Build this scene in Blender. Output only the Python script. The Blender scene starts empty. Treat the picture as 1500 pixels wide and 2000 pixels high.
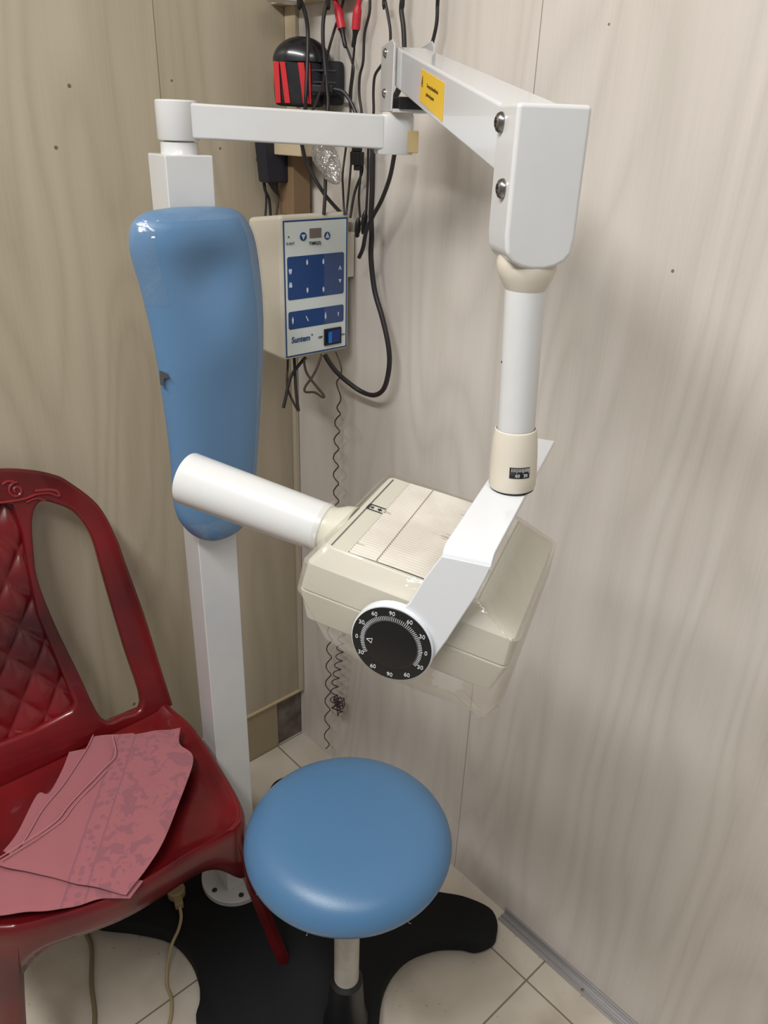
import bpy, bmesh, math, random
from mathutils import Vector, Matrix

# ---------------------------------------------------------------- camera, world, light
scene = bpy.context.scene
coll = scene.collection
random.seed(7)

CAM_LOC = Vector((1.29976, -0.93877, 1.45))
CAM_R = Vector((0.66902737, 0.7426125, 0.03048026))
CAM_U = Vector((-0.34837507, 0.27710088, 0.89546073))
CAM_F = Vector((-0.65653422, 0.6097063, -0.44409575))
cam_data = bpy.data.cameras.new('camera')
cam_data.sensor_fit = 'HORIZONTAL'
cam_data.sensor_width = 36.0
cam_data.lens = 36.0 * 1518.3 / 1500.0
cam_data.clip_start = 0.02
cam = bpy.data.objects.new('camera', cam_data)
coll.objects.link(cam)
m3 = Matrix((CAM_R, CAM_U, -CAM_F)).transposed()
cam.matrix_world = Matrix.Translation(CAM_LOC) @ m3.to_4x4()
scene.camera = cam

world = bpy.data.worlds.new('room_ambient')
scene.world = world
world.use_nodes = True
wbg = world.node_tree.nodes['Background']
wbg.inputs[0].default_value = (0.97, 0.98, 1.0, 1)
wbg.inputs[1].default_value = 0.25

def area(name, loc, target, sx, sy, power, color):
    l = bpy.data.lights.new(name, 'AREA')
    l.shape = 'RECTANGLE'; l.size = sx; l.size_y = sy; l.energy = power; l.color = color
    o = bpy.data.objects.new(name, l); coll.objects.link(o)
    o.location = loc
    d = Vector(target) - Vector(loc)
    o.rotation_euler = d.to_track_quat('-Z', 'Y').to_euler()
    return o
area('ceiling_tube_light', (0.85, -1.35, 2.34), (0.85, -1.0, 0.3), 1.2, 0.14, 30.5, (1.0, 0.985, 0.965))
area('weak_area_light', (1.9, -1.0, 2.38), (1.4, -0.8, 0.3), 0.5, 0.5, 6, (1.0, 0.985, 0.97))  # second overhead area lamp, square and much weaker than the tube

scene.view_settings.view_transform = 'Standard'
scene.view_settings.look = 'None'
scene.view_settings.gamma = 1.0
scene.view_settings.use_curve_mapping = False
scene.view_settings.exposure = 0.0

# ---------------------------------------------------------------- helpers
W = {}                                   # world position of each object's origin
def V(*a): return Vector(a)

def tag(o, label=None, cat=None, group=None, kind=None):
    if label: o['label'] = label
    if cat: o['category'] = cat
    if group: o['group'] = group
    if kind: o['kind'] = kind
    return o

def thing(name, loc, label, cat, group=None):
    o = bpy.data.objects.new(name, None); coll.objects.link(o)
    o.empty_display_size = 0.05
    o.location = loc; W[o.name] = Vector(loc)
    return tag(o, label, cat, group)

def finish(name, bm, mat, parent=None, origin=None, bevel=0, segs=2, sub=0, angle=35, flat=False, solid=0):
    wl = W[parent.name] if parent else Vector(origin if origin is not None else (0, 0, 0))
    bmesh.ops.recalc_face_normals(bm, faces=bm.faces)
    bmesh.ops.translate(bm, verts=bm.verts, vec=-wl)
    me = bpy.data.meshes.new(name)
    bm.to_mesh(me); bm.free()
    return link(name, me, mat, parent, wl, bevel, segs, sub, angle, flat, solid)

def link(name, me, mat, parent, wl, bevel=0, segs=2, sub=0, angle=35, flat=False, solid=0):
    o = bpy.data.objects.new(name, me); coll.objects.link(o)
    if parent: o.parent = parent
    else: o.location = wl
    W[o.name] = wl
    if mat: me.materials.append(mat)
    if not flat:
        me.shade_smooth()
        me.set_sharp_from_angle(angle=math.radians(angle))
    if solid:
        m = o.modifiers.new('solid', 'SOLIDIFY'); m.thickness = solid; m.offset = -1
    if bevel:
        m = o.modifiers.new('bevel', 'BEVEL'); m.width = bevel; m.segments = segs
        m.limit_method = 'ANGLE'; m.angle_limit = math.radians(30); m.harden_normals = True
    if sub:
        m = o.modifiers.new('sub', 'SUBSURF'); m.levels = sub; m.render_levels = sub
    return o

def box(bm, c, hs, ax=None):
    ax = ax or (V(1, 0, 0), V(0, 1, 0), V(0, 0, 1))
    c = Vector(c); vs = []
    for i in (-1, 1):
        for j in (-1, 1):
            for k in (-1, 1):
                vs.append(bm.verts.new(c + ax[0] * hs[0] * i + ax[1] * hs[1] * j + ax[2] * hs[2] * k))
    for f in ((0, 1, 3, 2), (4, 6, 7, 5), (0, 4, 5, 1), (2, 3, 7, 6), (0, 2, 6, 4), (1, 5, 7, 3)):
        bm.faces.new([vs[i] for i in f])
    return vs

def box2(bm, lo, hi):
    lo, hi = Vector(lo), Vector(hi)
    return box(bm, (lo + hi) / 2, tuple((hi - lo) / 2))

def prism(bm, pts, vec):
    a = [bm.verts.new(Vector(q)) for q in pts]
    b = [bm.verts.new(Vector(q) + Vector(vec)) for q in pts]
    n = len(a)
    bm.faces.new(a[::-1]); bm.faces.new(b)
    for i in range(n):
        bm.faces.new([a[i], a[(i + 1) % n], b[(i + 1) % n], b[i]])

def loft(bm, rings, closed=True, cap0=True, cap1=True):
    R = [[bm.verts.new(Vector(q)) for q in r] for r in rings]
    n = len(R[0])
    for a, b in zip(R[:-1], R[1:]):
        for i in range(n if closed else n - 1):
            j = (i + 1) % n
            bm.faces.new([a[i], a[j], b[j], b[i]])
    if cap0: bm.faces.new(R[0][::-1])
    if cap1: bm.faces.new(R[-1])
    return R

def basis(axis):
    axis = Vector(axis).normalized()
    t = V(0, 0, 1) if abs(axis.z) < 0.9 else V(1, 0, 0)
    a = axis.cross(t).normalized(); b = axis.cross(a).normalized()
    return a, b, axis

def lathe(bm, o, axis, prof, n=40, cap0=True, cap1=True):
    a, b, ax = basis(axis); o = Vector(o)
    rings = []
    for r, h in prof:
        rings.append([o + ax * h + (a * math.cos(2 * math.pi * i / n) + b * math.sin(2 * math.pi * i / n)) * r for i in range(n)])
    return loft(bm, rings, True, cap0, cap1)

def catmull(P, n=6, closed=False):
    P = [Vector(q) for q in P]; out = []
    m = len(P)
    rng = range(m) if closed else range(m - 1)
    for i in rng:
        if closed: p0, p1, p2, p3 = P[(i - 1) % m], P[i], P[(i + 1) % m], P[(i + 2) % m]
        else: p0, p1, p2, p3 = P[max(i - 1, 0)], P[i], P[i + 1], P[min(i + 2, m - 1)]
        for k in range(n):
            t = k / n
            out.append(0.5 * ((2 * p1) + (p2 - p0) * t + (2 * p0 - 5 * p1 + 4 * p2 - p3) * t * t + (3 * p1 - p0 - 3 * p2 + p3) * t ** 3))
    if not closed: out.append(P[-1])
    return out

def tube(bm, P, r, n=8, smooth=5, radii=None):
    Q = catmull(P, smooth) if smooth > 1 else [Vector(q) for q in P]
    rings = []; up = None
    for i, q in enumerate(Q):
        t = (Q[min(i + 1, len(Q) - 1)] - Q[max(i - 1, 0)])
        if t.length < 1e-9: t = V(0, 0, 1)
        t.normalize()
        if up is None: up = basis(t)[0]
        up = (up - t * up.dot(t))
        if up.length < 1e-6: up = basis(t)[0]
        up.normalize(); s = t.cross(up)
        rr = r if radii is None else radii(i / (len(Q) - 1))
        rings.append([q + (up * math.cos(2 * math.pi * k / n) + s * math.sin(2 * math.pi * k / n)) * rr for k in range(n)])
    loft(bm, rings)

def flat_shape(outlines, thick, bevel=0.0, res=2):
    """2-D outlines (first is the outside, the rest holes) -> solid mesh in the local XY plane."""
    cu = bpy.data.curves.new('outline', 'CURVE'); cu.dimensions = '2D'; cu.fill_mode = 'BOTH'
    cu.extrude = max(thick / 2 - bevel, 0.0); cu.bevel_depth = bevel; cu.bevel_resolution = res
    cu.offset = -bevel
    for L in outlines:
        s = cu.splines.new('POLY'); s.points.add(len(L) - 1); s.use_cyclic_u = True
        for i, q in enumerate(L): s.points[i].co = (q[0], q[1], 0, 1)
    o = bpy.data.objects.new('outline', cu)
    me = bpy.data.meshes.new_from_object(o)
    bpy.data.objects.remove(o); bpy.data.curves.remove(cu)
    return me

def text_part(name, body, size, pos, xd, yd, mat, parent, ext=0.0002, offset=0.0, shear=0.0, spacing=1.0, sx=1.0, alignx='CENTER'):
    cu = bpy.data.curves.new('txt', 'FONT'); cu.body = body; cu.size = size
    cu.align_x = alignx; cu.align_y = 'CENTER'; cu.extrude = ext; cu.offset = offset; cu.shear = shear
    cu.space_character = spacing
    o = bpy.data.objects.new('txt', cu)
    me = bpy.data.meshes.new_from_object(o)
    bpy.data.objects.remove(o); bpy.data.curves.remove(cu)
    xd = Vector(xd).normalized(); yd = Vector(yd).normalized(); zd = xd.cross(yd)
    wl = W[parent.name]
    for v in me.vertices:
        c = v.co.copy()
        v.co = Vector(pos) + xd * c.x * sx + yd * c.y + zd * c.z - wl
    me.name = name
    while len(me.materials): me.materials.pop()
    return link(name, me, mat, parent, wl, flat=True)

# ---------------------------------------------------------------- materials
def srgb(r, g, b):
    f = lambda c: (c / 255 / 12.92) if c / 255 <= 0.04045 else ((c / 255 + 0.055) / 1.055) ** 2.4
    return (f(r), f(g), f(b), 1)

def mat(name, col, rough=0.5, metal=0.0, coat=0.0, spec=0.5, var=0.0, vscale=8, bump=0.0, bscale=60, col2=None, trans=0.0):
    m = bpy.data.materials.new(name); m.use_nodes = True
    nt = m.node_tree; b = nt.nodes['Principled BSDF']
    b.inputs['Base Color'].default_value = col
    b.inputs['Roughness'].default_value = rough; b.inputs['Metallic'].default_value = metal
    b.inputs['Coat Weight'].default_value = coat; b.inputs['Specular IOR Level'].default_value = spec
    b.inputs['Transmission Weight'].default_value = trans
    tc = nt.nodes.new('ShaderNodeTexCoord')
    if var or col2:
        n = nt.nodes.new('ShaderNodeTexNoise'); n.inputs['Scale'].default_value = vscale; n.inputs['Detail'].default_value = 4
        nt.links.new(tc.outputs['Object'], n.inputs['Vector'])
        r = nt.nodes.new('ShaderNodeValToRGB')
        r.color_ramp.elements[0].position = 0.35; r.color_ramp.elements[1].position = 0.65
        c2 = col2 or tuple(c * (1 - var) for c in col[:3]) + (1,)
        r.color_ramp.elements[0].color = c2; r.color_ramp.elements[1].color = col
        nt.links.new(n.outputs['Fac'], r.inputs['Fac']); nt.links.new(r.outputs['Color'], b.inputs['Base Color'])
    if bump:
        n = nt.nodes.new('ShaderNodeTexNoise'); n.inputs['Scale'].default_value = bscale; n.inputs['Detail'].default_value = 3
        nt.links.new(tc.outputs['Object'], n.inputs['Vector'])
        bp = nt.nodes.new('ShaderNodeBump'); bp.inputs['Strength'].default_value = bump; bp.inputs['Distance'].default_value = 0.002
        nt.links.new(n.outputs['Fac'], bp.inputs['Height']); nt.links.new(bp.outputs['Normal'], b.inputs['Normal'])
    return m

class G:
    """tiny node-graph helper"""
    def __init__(s, m): s.nt = m.node_tree
    def n(s, t, **k):
        x = s.nt.nodes.new(t)
        for a, b in k.items(): setattr(x, a, b)
        return x
    def l(s, a, b): s.nt.links.new(a, b)
    def math(s, op, a, b=None, c=None):
        x = s.n('ShaderNodeMath', operation=op)
        for i, q in enumerate((a, b, c)):
            if q is None: continue
            if isinstance(q, (int, float)): x.inputs[i].default_value = q
            else: s.l(q, x.inputs[i])
        return x.outputs[0]
    def mix(s, f, a, b):
        x = s.n('ShaderNodeMix', data_type='RGBA')
        if isinstance(f, (int, float)): x.inputs[0].default_value = f
        else: s.l(f, x.inputs[0])
        for i, q in ((6, a), (7, b)):
            if isinstance(q, tuple): x.inputs[i].default_value = q
            else: s.l(q, x.inputs[i])
        return x.outputs[2]

def laminate(name, axis, light, mid, dark, seams, dots, rough=0.42):
    m = bpy.data.materials.new(name); m.use_nodes = True
    g = G(m); b = m.node_tree.nodes['Principled BSDF']
    tc = g.n('ShaderNodeTexCoord'); sp = g.n('ShaderNodeSeparateXYZ'); g.l(tc.outputs['Object'], sp.inputs[0])
    u = sp.outputs[axis]; z = sp.outputs[2]
    def vec(su, sz, off=0.0):
        c = g.n('ShaderNodeCombineXYZ')
        g.l(g.math('MULTIPLY_ADD', u, su, off), c.inputs[0]); g.l(g.math('MULTIPLY', z, sz), c.inputs[2])
        return c.outputs[0]
    def noise(v, scale, det=4, dist=0.0, rg=0.5):
        x = g.n('ShaderNodeTexNoise'); x.inputs['Scale'].default_value = scale; x.inputs['Detail'].default_value = det
        x.inputs['Distortion'].default_value = dist; x.inputs['Roughness'].default_value = rg
        g.l(v, x.inputs['Vector']); return x.outputs['Fac']
    big = noise(vec(2.6, 0.40, 3.1), 1.5, 2, 0.25)
    rings = g.math('FRACT', g.math('MULTIPLY', big, 16.0))
    ringl = g.math('POWER', g.math('ABSOLUTE', g.math('SUBTRACT', rings, 0.5)), 1.6)      # sharp ridge lines of the cathedral grain
    fine = noise(vec(90, 1.7), 3.0, 5, 0.0, 0.65)
    mids = noise(vec(7, 0.45, 5.0), 2.2, 5, 0.5)
    r1 = g.n('ShaderNodeValToRGB'); e = r1.color_ramp.elements
    e[0].position = 0.36; e[0].color = dark; e[1].position = 0.62; e[1].color = light
    x = e.new(0.5); x.color = mid
    e[0].position = 0.22; e[2].position = 0.78
    g.l(mids, r1.inputs[0])
    c = g.mix(g.math('MULTIPLY', ringl, 1.35), r1.outputs[0], tuple(q * 0.84 for q in dark[:3]) + (1,))
    f2 = g.math('MULTIPLY', g.math('SUBTRACT', fine, 0.42), 1.5)
    x2 = g.n('ShaderNodeClamp'); g.l(f2, x2.inputs[0])
    c = g.mix(g.math('MULTIPLY', x2.outputs[0], 0.5), c, tuple(min(1, q * 1.1) for q in light[:3]) + (1,))
    big2 = noise(vec(1.6, 1.1, 9.0), 1.3, 2)
    c = g.mix(g.math('MULTIPLY', big2, 0.35), c, mid)
    for s in seams:
        k = g.math('LESS_THAN', g.math('ABSOLUTE', g.math('SUBTRACT', u, s)), 0.0008)
        c = g.mix(g.math('MULTIPLY', k, 0.6), c, srgb(70, 58, 45))
    for (du, dz, r) in dots:
        dd = g.math('ADD', g.math('POWER', g.math('SUBTRACT', u, du), 2.0), g.math('POWER', g.math('SUBTRACT', z, dz), 2.0))
        k = g.math('LESS_THAN', dd, r * r)
        c = g.mix(g.math('MULTIPLY', k, 0.75), c, srgb(66, 54, 42))
    g.l(c, b.inputs['Base Color'])
    b.inputs['Roughness'].default_value = rough; b.inputs['Specular IOR Level'].default_value = 0.35
    bp = g.n('ShaderNodeBump'); bp.inputs['Strength'].default_value = 0.12; bp.inputs['Distance'].default_value = 0.0006
    g.l(fine, bp.inputs['Height']); g.l(bp.outputs['Normal'], b.inputs['Normal'])
    return m

def tiles():
    m = bpy.data.materials.new('floor_tiles'); m.use_nodes = True
    g = G(m); b = m.node_tree.nodes['Principled BSDF']
    tc = g.n('ShaderNodeTexCoord'); sp = g.n('ShaderNodeSeparateXYZ'); g.l(tc.outputs['Object'], sp.inputs[0])
    def line(u, off):
        t = g.math('SUBTRACT', g.math('FRACT', g.math('ADD', g.math('DIVIDE', g.math('SUBTRACT', u, off), 0.409), 0.5)), 0.5)
        return g.math('LESS_THAN', g.math('MULTIPLY', g.math('ABSOLUTE', t), 0.409), 0.0017)
    k = g.math('MAXIMUM', line(sp.outputs[0], 0.819), line(sp.outputs[1], -0.081))
    n1 = g.n('ShaderNodeTexNoise'); n1.inputs['Scale'].default_value = 5; n1.inputs['Detail'].default_value = 6; n1.inputs['Distortion'].default_value = 0.6
    g.l(tc.outputs['Object'], n1.inputs['Vector'])
    r = g.n('ShaderNodeValToRGB'); e = r.color_ramp.elements
    e[0].position = 0.3; e[0].color = srgb(186, 176, 160); e[1].position = 0.7; e[1].color = srgb(220, 212, 198)
    g.l(n1.outputs['Fac'], r.inputs[0])
    n2 = g.n('ShaderNodeTexNoise'); n2.inputs['Scale'].default_value = 90; n2.inputs['Detail'].default_value = 2
    g.l(tc.outputs['Object'], n2.inputs['Vector'])
    sp2 = g.math('GREATER_THAN', n2.outputs['Fac'], 0.72)
    c = g.mix(g.math('MULTIPLY', sp2, 0.35), r.outputs[0], srgb(95, 80, 62))
    c = g.mix(g.math('MULTIPLY', k, 0.8), c, srgb(100, 88, 72))
    g.l(c, b.inputs['Base Color']); b.inputs['Roughness'].default_value = 0.32
    return m

def film(name, tint=(1, 1, 1, 1), fac=0.10, rough=0.08, bump=0.5, bscale=18, haze=0.0):
    m = bpy.data.materials.new(name); m.use_nodes = True
    g = G(m); nt = m.node_tree; nt.nodes.remove(nt.nodes['Principled BSDF'])
    out = nt.nodes['Material Output']
    tr = g.n('ShaderNodeBsdfTransparent'); tr.inputs[0].default_value = tint
    gl = g.n('ShaderNodeBsdfGlossy'); gl.inputs['Roughness'].default_value = rough
    df = g.n('ShaderNodeBsdfDiffuse'); df.inputs[0].default_value = (0.8, 0.78, 0.74, 1)
    tc = g.n('ShaderNodeTexCoord'); n = g.n('ShaderNodeTexNoise'); n.inputs['Scale'].default_value = bscale; n.inputs['Detail'].default_value = 3
    n.inputs['Distortion'].default_value = 1.0
    g.l(tc.outputs['Object'], n.inputs['Vector'])
    bp = g.n('ShaderNodeBump'); bp.inputs['Strength'].default_value = bump; bp.inputs['Distance'].default_value = 0.01
    g.l(n.outputs['Fac'], bp.inputs['Height']); g.l(bp.outputs['Normal'], gl.inputs['Normal'])
    a = g.n('ShaderNodeMixShader'); a.inputs[0].default_value = haze; g.l(tr.outputs[0], a.inputs[1]); g.l(df.outputs[0], a.inputs[2])
    c = g.n('ShaderNodeMixShader'); c.inputs[0].default_value = fac
    g.l(a.outputs[0], c.inputs[1]); g.l(gl.outputs[0], c.inputs[2]); g.l(c.outputs[0], out.inputs[0])
    return m

M = {}
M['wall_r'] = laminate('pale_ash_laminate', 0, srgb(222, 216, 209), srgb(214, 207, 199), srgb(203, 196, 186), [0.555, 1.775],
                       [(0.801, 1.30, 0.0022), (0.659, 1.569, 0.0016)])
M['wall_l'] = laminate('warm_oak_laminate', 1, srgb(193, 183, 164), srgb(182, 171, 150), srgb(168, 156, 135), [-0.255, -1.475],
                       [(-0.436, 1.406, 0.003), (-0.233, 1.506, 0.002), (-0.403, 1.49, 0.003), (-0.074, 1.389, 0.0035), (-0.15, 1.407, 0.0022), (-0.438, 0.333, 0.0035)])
M['floor'] = tiles()
M['plaster'] = mat('white_plaster', srgb(228, 226, 220), 0.8)
M['white'] = mat('white_paint', srgb(208, 209, 209), 0.28, coat=0.3, var=0.03, vscale=25)
M['white2'] = mat('white_enamel', srgb(216, 219, 223), 0.22, coat=0.4)
M['cream'] = mat('cream_plastic', srgb(197, 195, 181), 0.35, var=0.06, vscale=9)
M['cream2'] = mat('ivory_plastic', srgb(212, 205, 190), 0.35, var=0.06, vscale=14)
M['blue'] = mat('blue_vinyl', srgb(90, 128, 166), 0.36, bump=0.12, bscale=900)
M['blue2'] = mat('blue_vinyl_seat', srgb(78, 120, 160), 0.33, bump=0.10, bscale=900)
M['black'] = mat('black_base_paint', srgb(15, 17, 20), 0.75, var=0.2, spec=0.3)
M['blackpl'] = mat('black_plastic', srgb(22, 22, 25), 0.4)
M['cable'] = mat('black_cable_rubber', srgb(34, 31, 34), 0.45)
M['browncable'] = mat('brown_cable', srgb(70, 56, 44), 0.5)
M['beigecable'] = mat('beige_cable', srgb(168, 150, 112), 0.55)
M['steel'] = mat('steel', srgb(150, 148, 148), 0.25, metal=1.0)
M['alu'] = mat('aluminium_strip', srgb(172, 170, 170), 0.35, metal=0.6)
M['yellow'] = mat('yellow_sticker', srgb(232, 190, 42), 0.4)
M['ink'] = mat('brown_ink', srgb(92, 74, 10), 0.6)
M['dark'] = mat('dark_ink', srgb(40, 42, 46), 0.6)
M['panel'] = mat('panel_foil', srgb(222, 232, 230), 0.35)
M['navy'] = mat('navy_print', srgb(14, 66, 130), 0.35)
M['navy2'] = mat('faded_navy_print', srgb(62, 84, 132), 0.35)
M['lcd'] = mat('display_window', srgb(122, 112, 106), 0.2)
M['paleink'] = mat('pale_ink', srgb(214, 222, 236), 0.5)
M['dialwhite'] = mat('dial_print', srgb(205, 208, 212), 0.5)
M['dial'] = mat('dial_black', srgb(15, 16, 19), 0.3)
M['switchblue'] = mat('switch_blue', srgb(16, 50, 130), 0.25)
M['switchlit'] = mat('switch_light_blue', srgb(30, 120, 200), 0.25)
M['redtape'] = mat('red_fabric', srgb(205, 28, 36), 0.6)
M['redgrip'] = mat('red_rubber', srgb(196, 40, 56), 0.45)
M['blackfab'] = mat('black_fabric', srgb(34, 35, 40), 0.8, var=0.3, vscale=60, bump=0.3, bscale=400)
M['wood'] = mat('pale_wood', srgb(196, 180, 152), 0.55, var=0.1, vscale=20)
M['slate'] = mat('grey_slate_tile', srgb(126, 118, 114), 0.5, col2=srgb(86, 74, 62), vscale=22)
M['base_l'] = mat('base_panel', srgb(166, 150, 122), 0.5, var=0.06)
M['trim'] = mat('trim_beige', srgb(196, 178, 142), 0.5)
M['duct'] = mat('pvc_trunking', srgb(190, 178, 158), 0.5)
M['red'] = mat('marbled_red_plastic', srgb(122, 18, 24), 0.27, coat=0.25, col2=srgb(58, 8, 12), vscale=4)
M['lip'] = mat('red_plastic_relief', srgb(130, 30, 36), 0.3, coat=0.3)
M['filmpad'] = film('clear_wrap', fac=0.07, rough=0.10, bump=0.9, bscale=22, haze=0.02)
M['filmbag'] = film('clear_bag', tint=(0.97, 0.95, 0.92, 1), fac=0.06, rough=0.15, bump=0.8, bscale=26, haze=0.20)
M['filmsmoke'] = film('smoky_bag', tint=(0.6, 0.6, 0.6, 1), fac=0.22, rough=0.15, bump=0.8, bscale=60, haze=0.12)
M['filmhead'] = film('head_wrap', tint=(0.99, 0.985, 0.96, 1), fac=0.05, rough=0.14, bump=0.8, bscale=20, haze=0.10)

# ================================================================ THE ROOM
def struct(name, lo, hi, m):
    bm = bmesh.new(); box2(bm, lo, hi)
    return tag(finish(name, bm, m, origin=(0, 0, 0), flat=True), kind='structure')
struct('floor', (-0.1, -3.0, -0.1), (3.2, 0.1, 0.0), M['floor'])
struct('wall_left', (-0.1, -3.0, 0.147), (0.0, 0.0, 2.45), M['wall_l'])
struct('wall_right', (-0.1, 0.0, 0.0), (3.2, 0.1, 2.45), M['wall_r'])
struct('ceiling', (-0.1, -3.0, 2.45), (3.2, 0.1, 2.5), M['plaster'])
struct('baseboard_left', (-0.1, -3.0, 0.0), (0.0, -0.078, 0.142), M['base_l'])
struct('baseboard_corner', (-0.1, -0.078, 0.0), (-0.004, 0.0, 0.142), M['slate'])
bm = bmesh.new(); box2(bm, (-0.1, -3.0, 0.142), (0.005, 0.0, 0.148))
tag(finish('trim_1', bm, M['trim'], bevel=0.001), kind='structure')
bm = bmesh.new()                                           # aluminium floor channel along the right wall
box2(bm, (0.70, -0.024, 0.0), (3.0, -0.0005, 0.004)); box2(bm, (0.70, -0.004, 0.004), (3.0, -0.0005, 0.016)); box2(bm, (0.70, -0.015, 0.004), (3.0, -0.012, 0.008))
tag(finish('trim_2', bm, M['alu'], bevel=0.0008), kind='structure')
bm = bmesh.new(); lathe(bm, (0.902, -0.019, 0.004), (0, 0, 1), [(0.003, 0), (0.003, 0.0015), (0.001, 0.002)], 10)
tag(finish('floor_channel_screw', bm, M['steel'], origin=(0.902, -0.019, 0.004)), 'small screw head in the metal floor channel at foot of right wall', 'screw')
bm = bmesh.new(); box2(bm, (0.0005, -0.011, 0.149), (0.012, -0.0015, 1.45))
tag(finish('trim_3', bm, M['duct'], bevel=0.0012), kind='structure')   # thin trunking up the corner
bm = bmesh.new(); box2(bm, (0.001, -0.008, 1.45), (0.032, -0.0005, 1.63))
tag(finish('trim_4', bm, M['wood'], bevel=0.001), kind='structure')

# shelf above the corner, its underside just in frame
bm = bmesh.new(); box2(bm, (0.002, -0.036, 1.630), (0.205, -0.002, 1.655))
tag(finish('wall_shelf', bm, M['wood'], origin=(0.1, -0.04, 1.632), bevel=0.0015), 'pale wooden shelf edge in the corner at top of the photo', 'shelf')
t = thing('power_strip', (0.07, -0.08, 1.626), 'white power strip at top edge above the red and black pouch', 'power strip')
bm = bmesh.new(); box2(bm, (0.072, -0.100, 1.623), (0.105, -0.040, 1.648)); finish('body', bm, M['white'], t, bevel=0.004, segs=3)
bm = bmesh.new(); box2(bm, (0.104, -0.094, 1.628), (0.1062, -0.046, 1.644)); finish('grey_panel', bm, mat('grey_strip_panel', srgb(150, 152, 170), 0.4), t, bevel=0.001)

# wooden block on the wall the pouch stands on
t = thing('wall_bracket', (0.07, -0.04, 1.395), 'pale wooden wall block in the corner behind the horizontal white arm', 'bracket')
bm = bmesh.new(); box2(bm, (0.013, -0.078, 1.40), (0.135, -0.012, 1.472)); finish('block', bm, M['wood'], t, bevel=0.002)
bm = bmesh.new(); box2(bm, (0.03, -0.05, 1.30), (0.075, -0.012, 1.40)); finish('back_batten', bm, mat('brown_batten', srgb(128, 104, 78), 0.6), t, bevel=0.001)

# red and black pouch
c0 = V(0.105, -0.050, 1.475)
t = thing('striped_pouch', c0, 'black padded pouch with red stripes and a domed top in the corner', 'pouch')
px_, pn_ = V(0.69, 0.724, 0), V(0.724, -0.69, 0)
def rounded(bm, c, hx, hy, z0, z1, n=28, e=0.55, prof=((0, .90), (.06, .97), (.3, 1.0), (.75, 1.0), (.95, .95), (1.0, .86))):
    rings = []
    for h, s in prof:
        r = []
        for i in range(n):
            a = 2 * math.pi * i / n; ca, sa = math.cos(a), math.sin(a)
            x = math.copysign(abs(ca) ** e, ca) * hx * s; y = math.copysign(abs(sa) ** e, sa) * hy * s
            r.append(Vector(c) + px_ * x + pn_ * y + V(0, 0, z0 + (z1 - z0) * h))
        rings.append(r)
    loft(bm, rings)
bm = bmesh.new(); rounded(bm, c0 - px_ * 0.004, 0.042, 0.024, 0.0, 0.068); finish('pouch_body', bm, M['blackfab'], t, sub=1)
bm = bmesh.new(); rounded(bm, c0 + px_ * 0.052, 0.019, 0.022, 0.004, 0.069); finish('side_pocket', bm, M['blackfab'], t, sub=1)
bm = bmesh.new()
for k in range(3): box(bm, c0 - px_ * (-0.030 + 0.0) + pn_ * 0.0215 + V(0, 0, 0.020 + 0.017 * k), (0.030, 0.0012, 0.0014), (px_, pn_, V(0, 0, 1)))
finish('webbing', bm, mat('charcoal_webbing', srgb(58, 58, 66), 0.7), t, bevel=0.0006)
for sx_, wd, tilt in ((-0.0375, 0.0046, 0.03), (-0.0245, 0.0046, 0.12), (0.0060, 0.0052, 0.13), (0.0165, 0.0016, 0.02)):
    bm = bmesh.new()
    up_ = (V(0, 0, 1) - px_ * tilt).normalized(); sd = px_.copy()
    box(bm, c0 + px_ * sx_ + pn_ * 0.0242 + V(0, 0, 0.0345), (wd, 0.0016, 0.030), (sd, pn_, up_))
    finish('red_stripe', bm, M['redtape'], t, bevel=0.0008)
bm = bmesh.new(); rings = []
for k in range(9):
    a = math.pi / 2 * k / 9.0
    rings.append([c0 + px_ * 0.001 + px_ * (0.049 * math.cos(a) * math.cos(b_)) + pn_ * (0.025 * math.cos(a) * math.sin(b_)) + V(0, 0, 0.066 + 0.037 * math.sin(a)) for b_ in [2 * math.pi * i / 28 for i in range(28)]])
loft(bm, rings); finish('domed_top', bm, mat('glossy_black', srgb(24, 26, 32), 0.22, coat=0.4), t)

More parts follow.
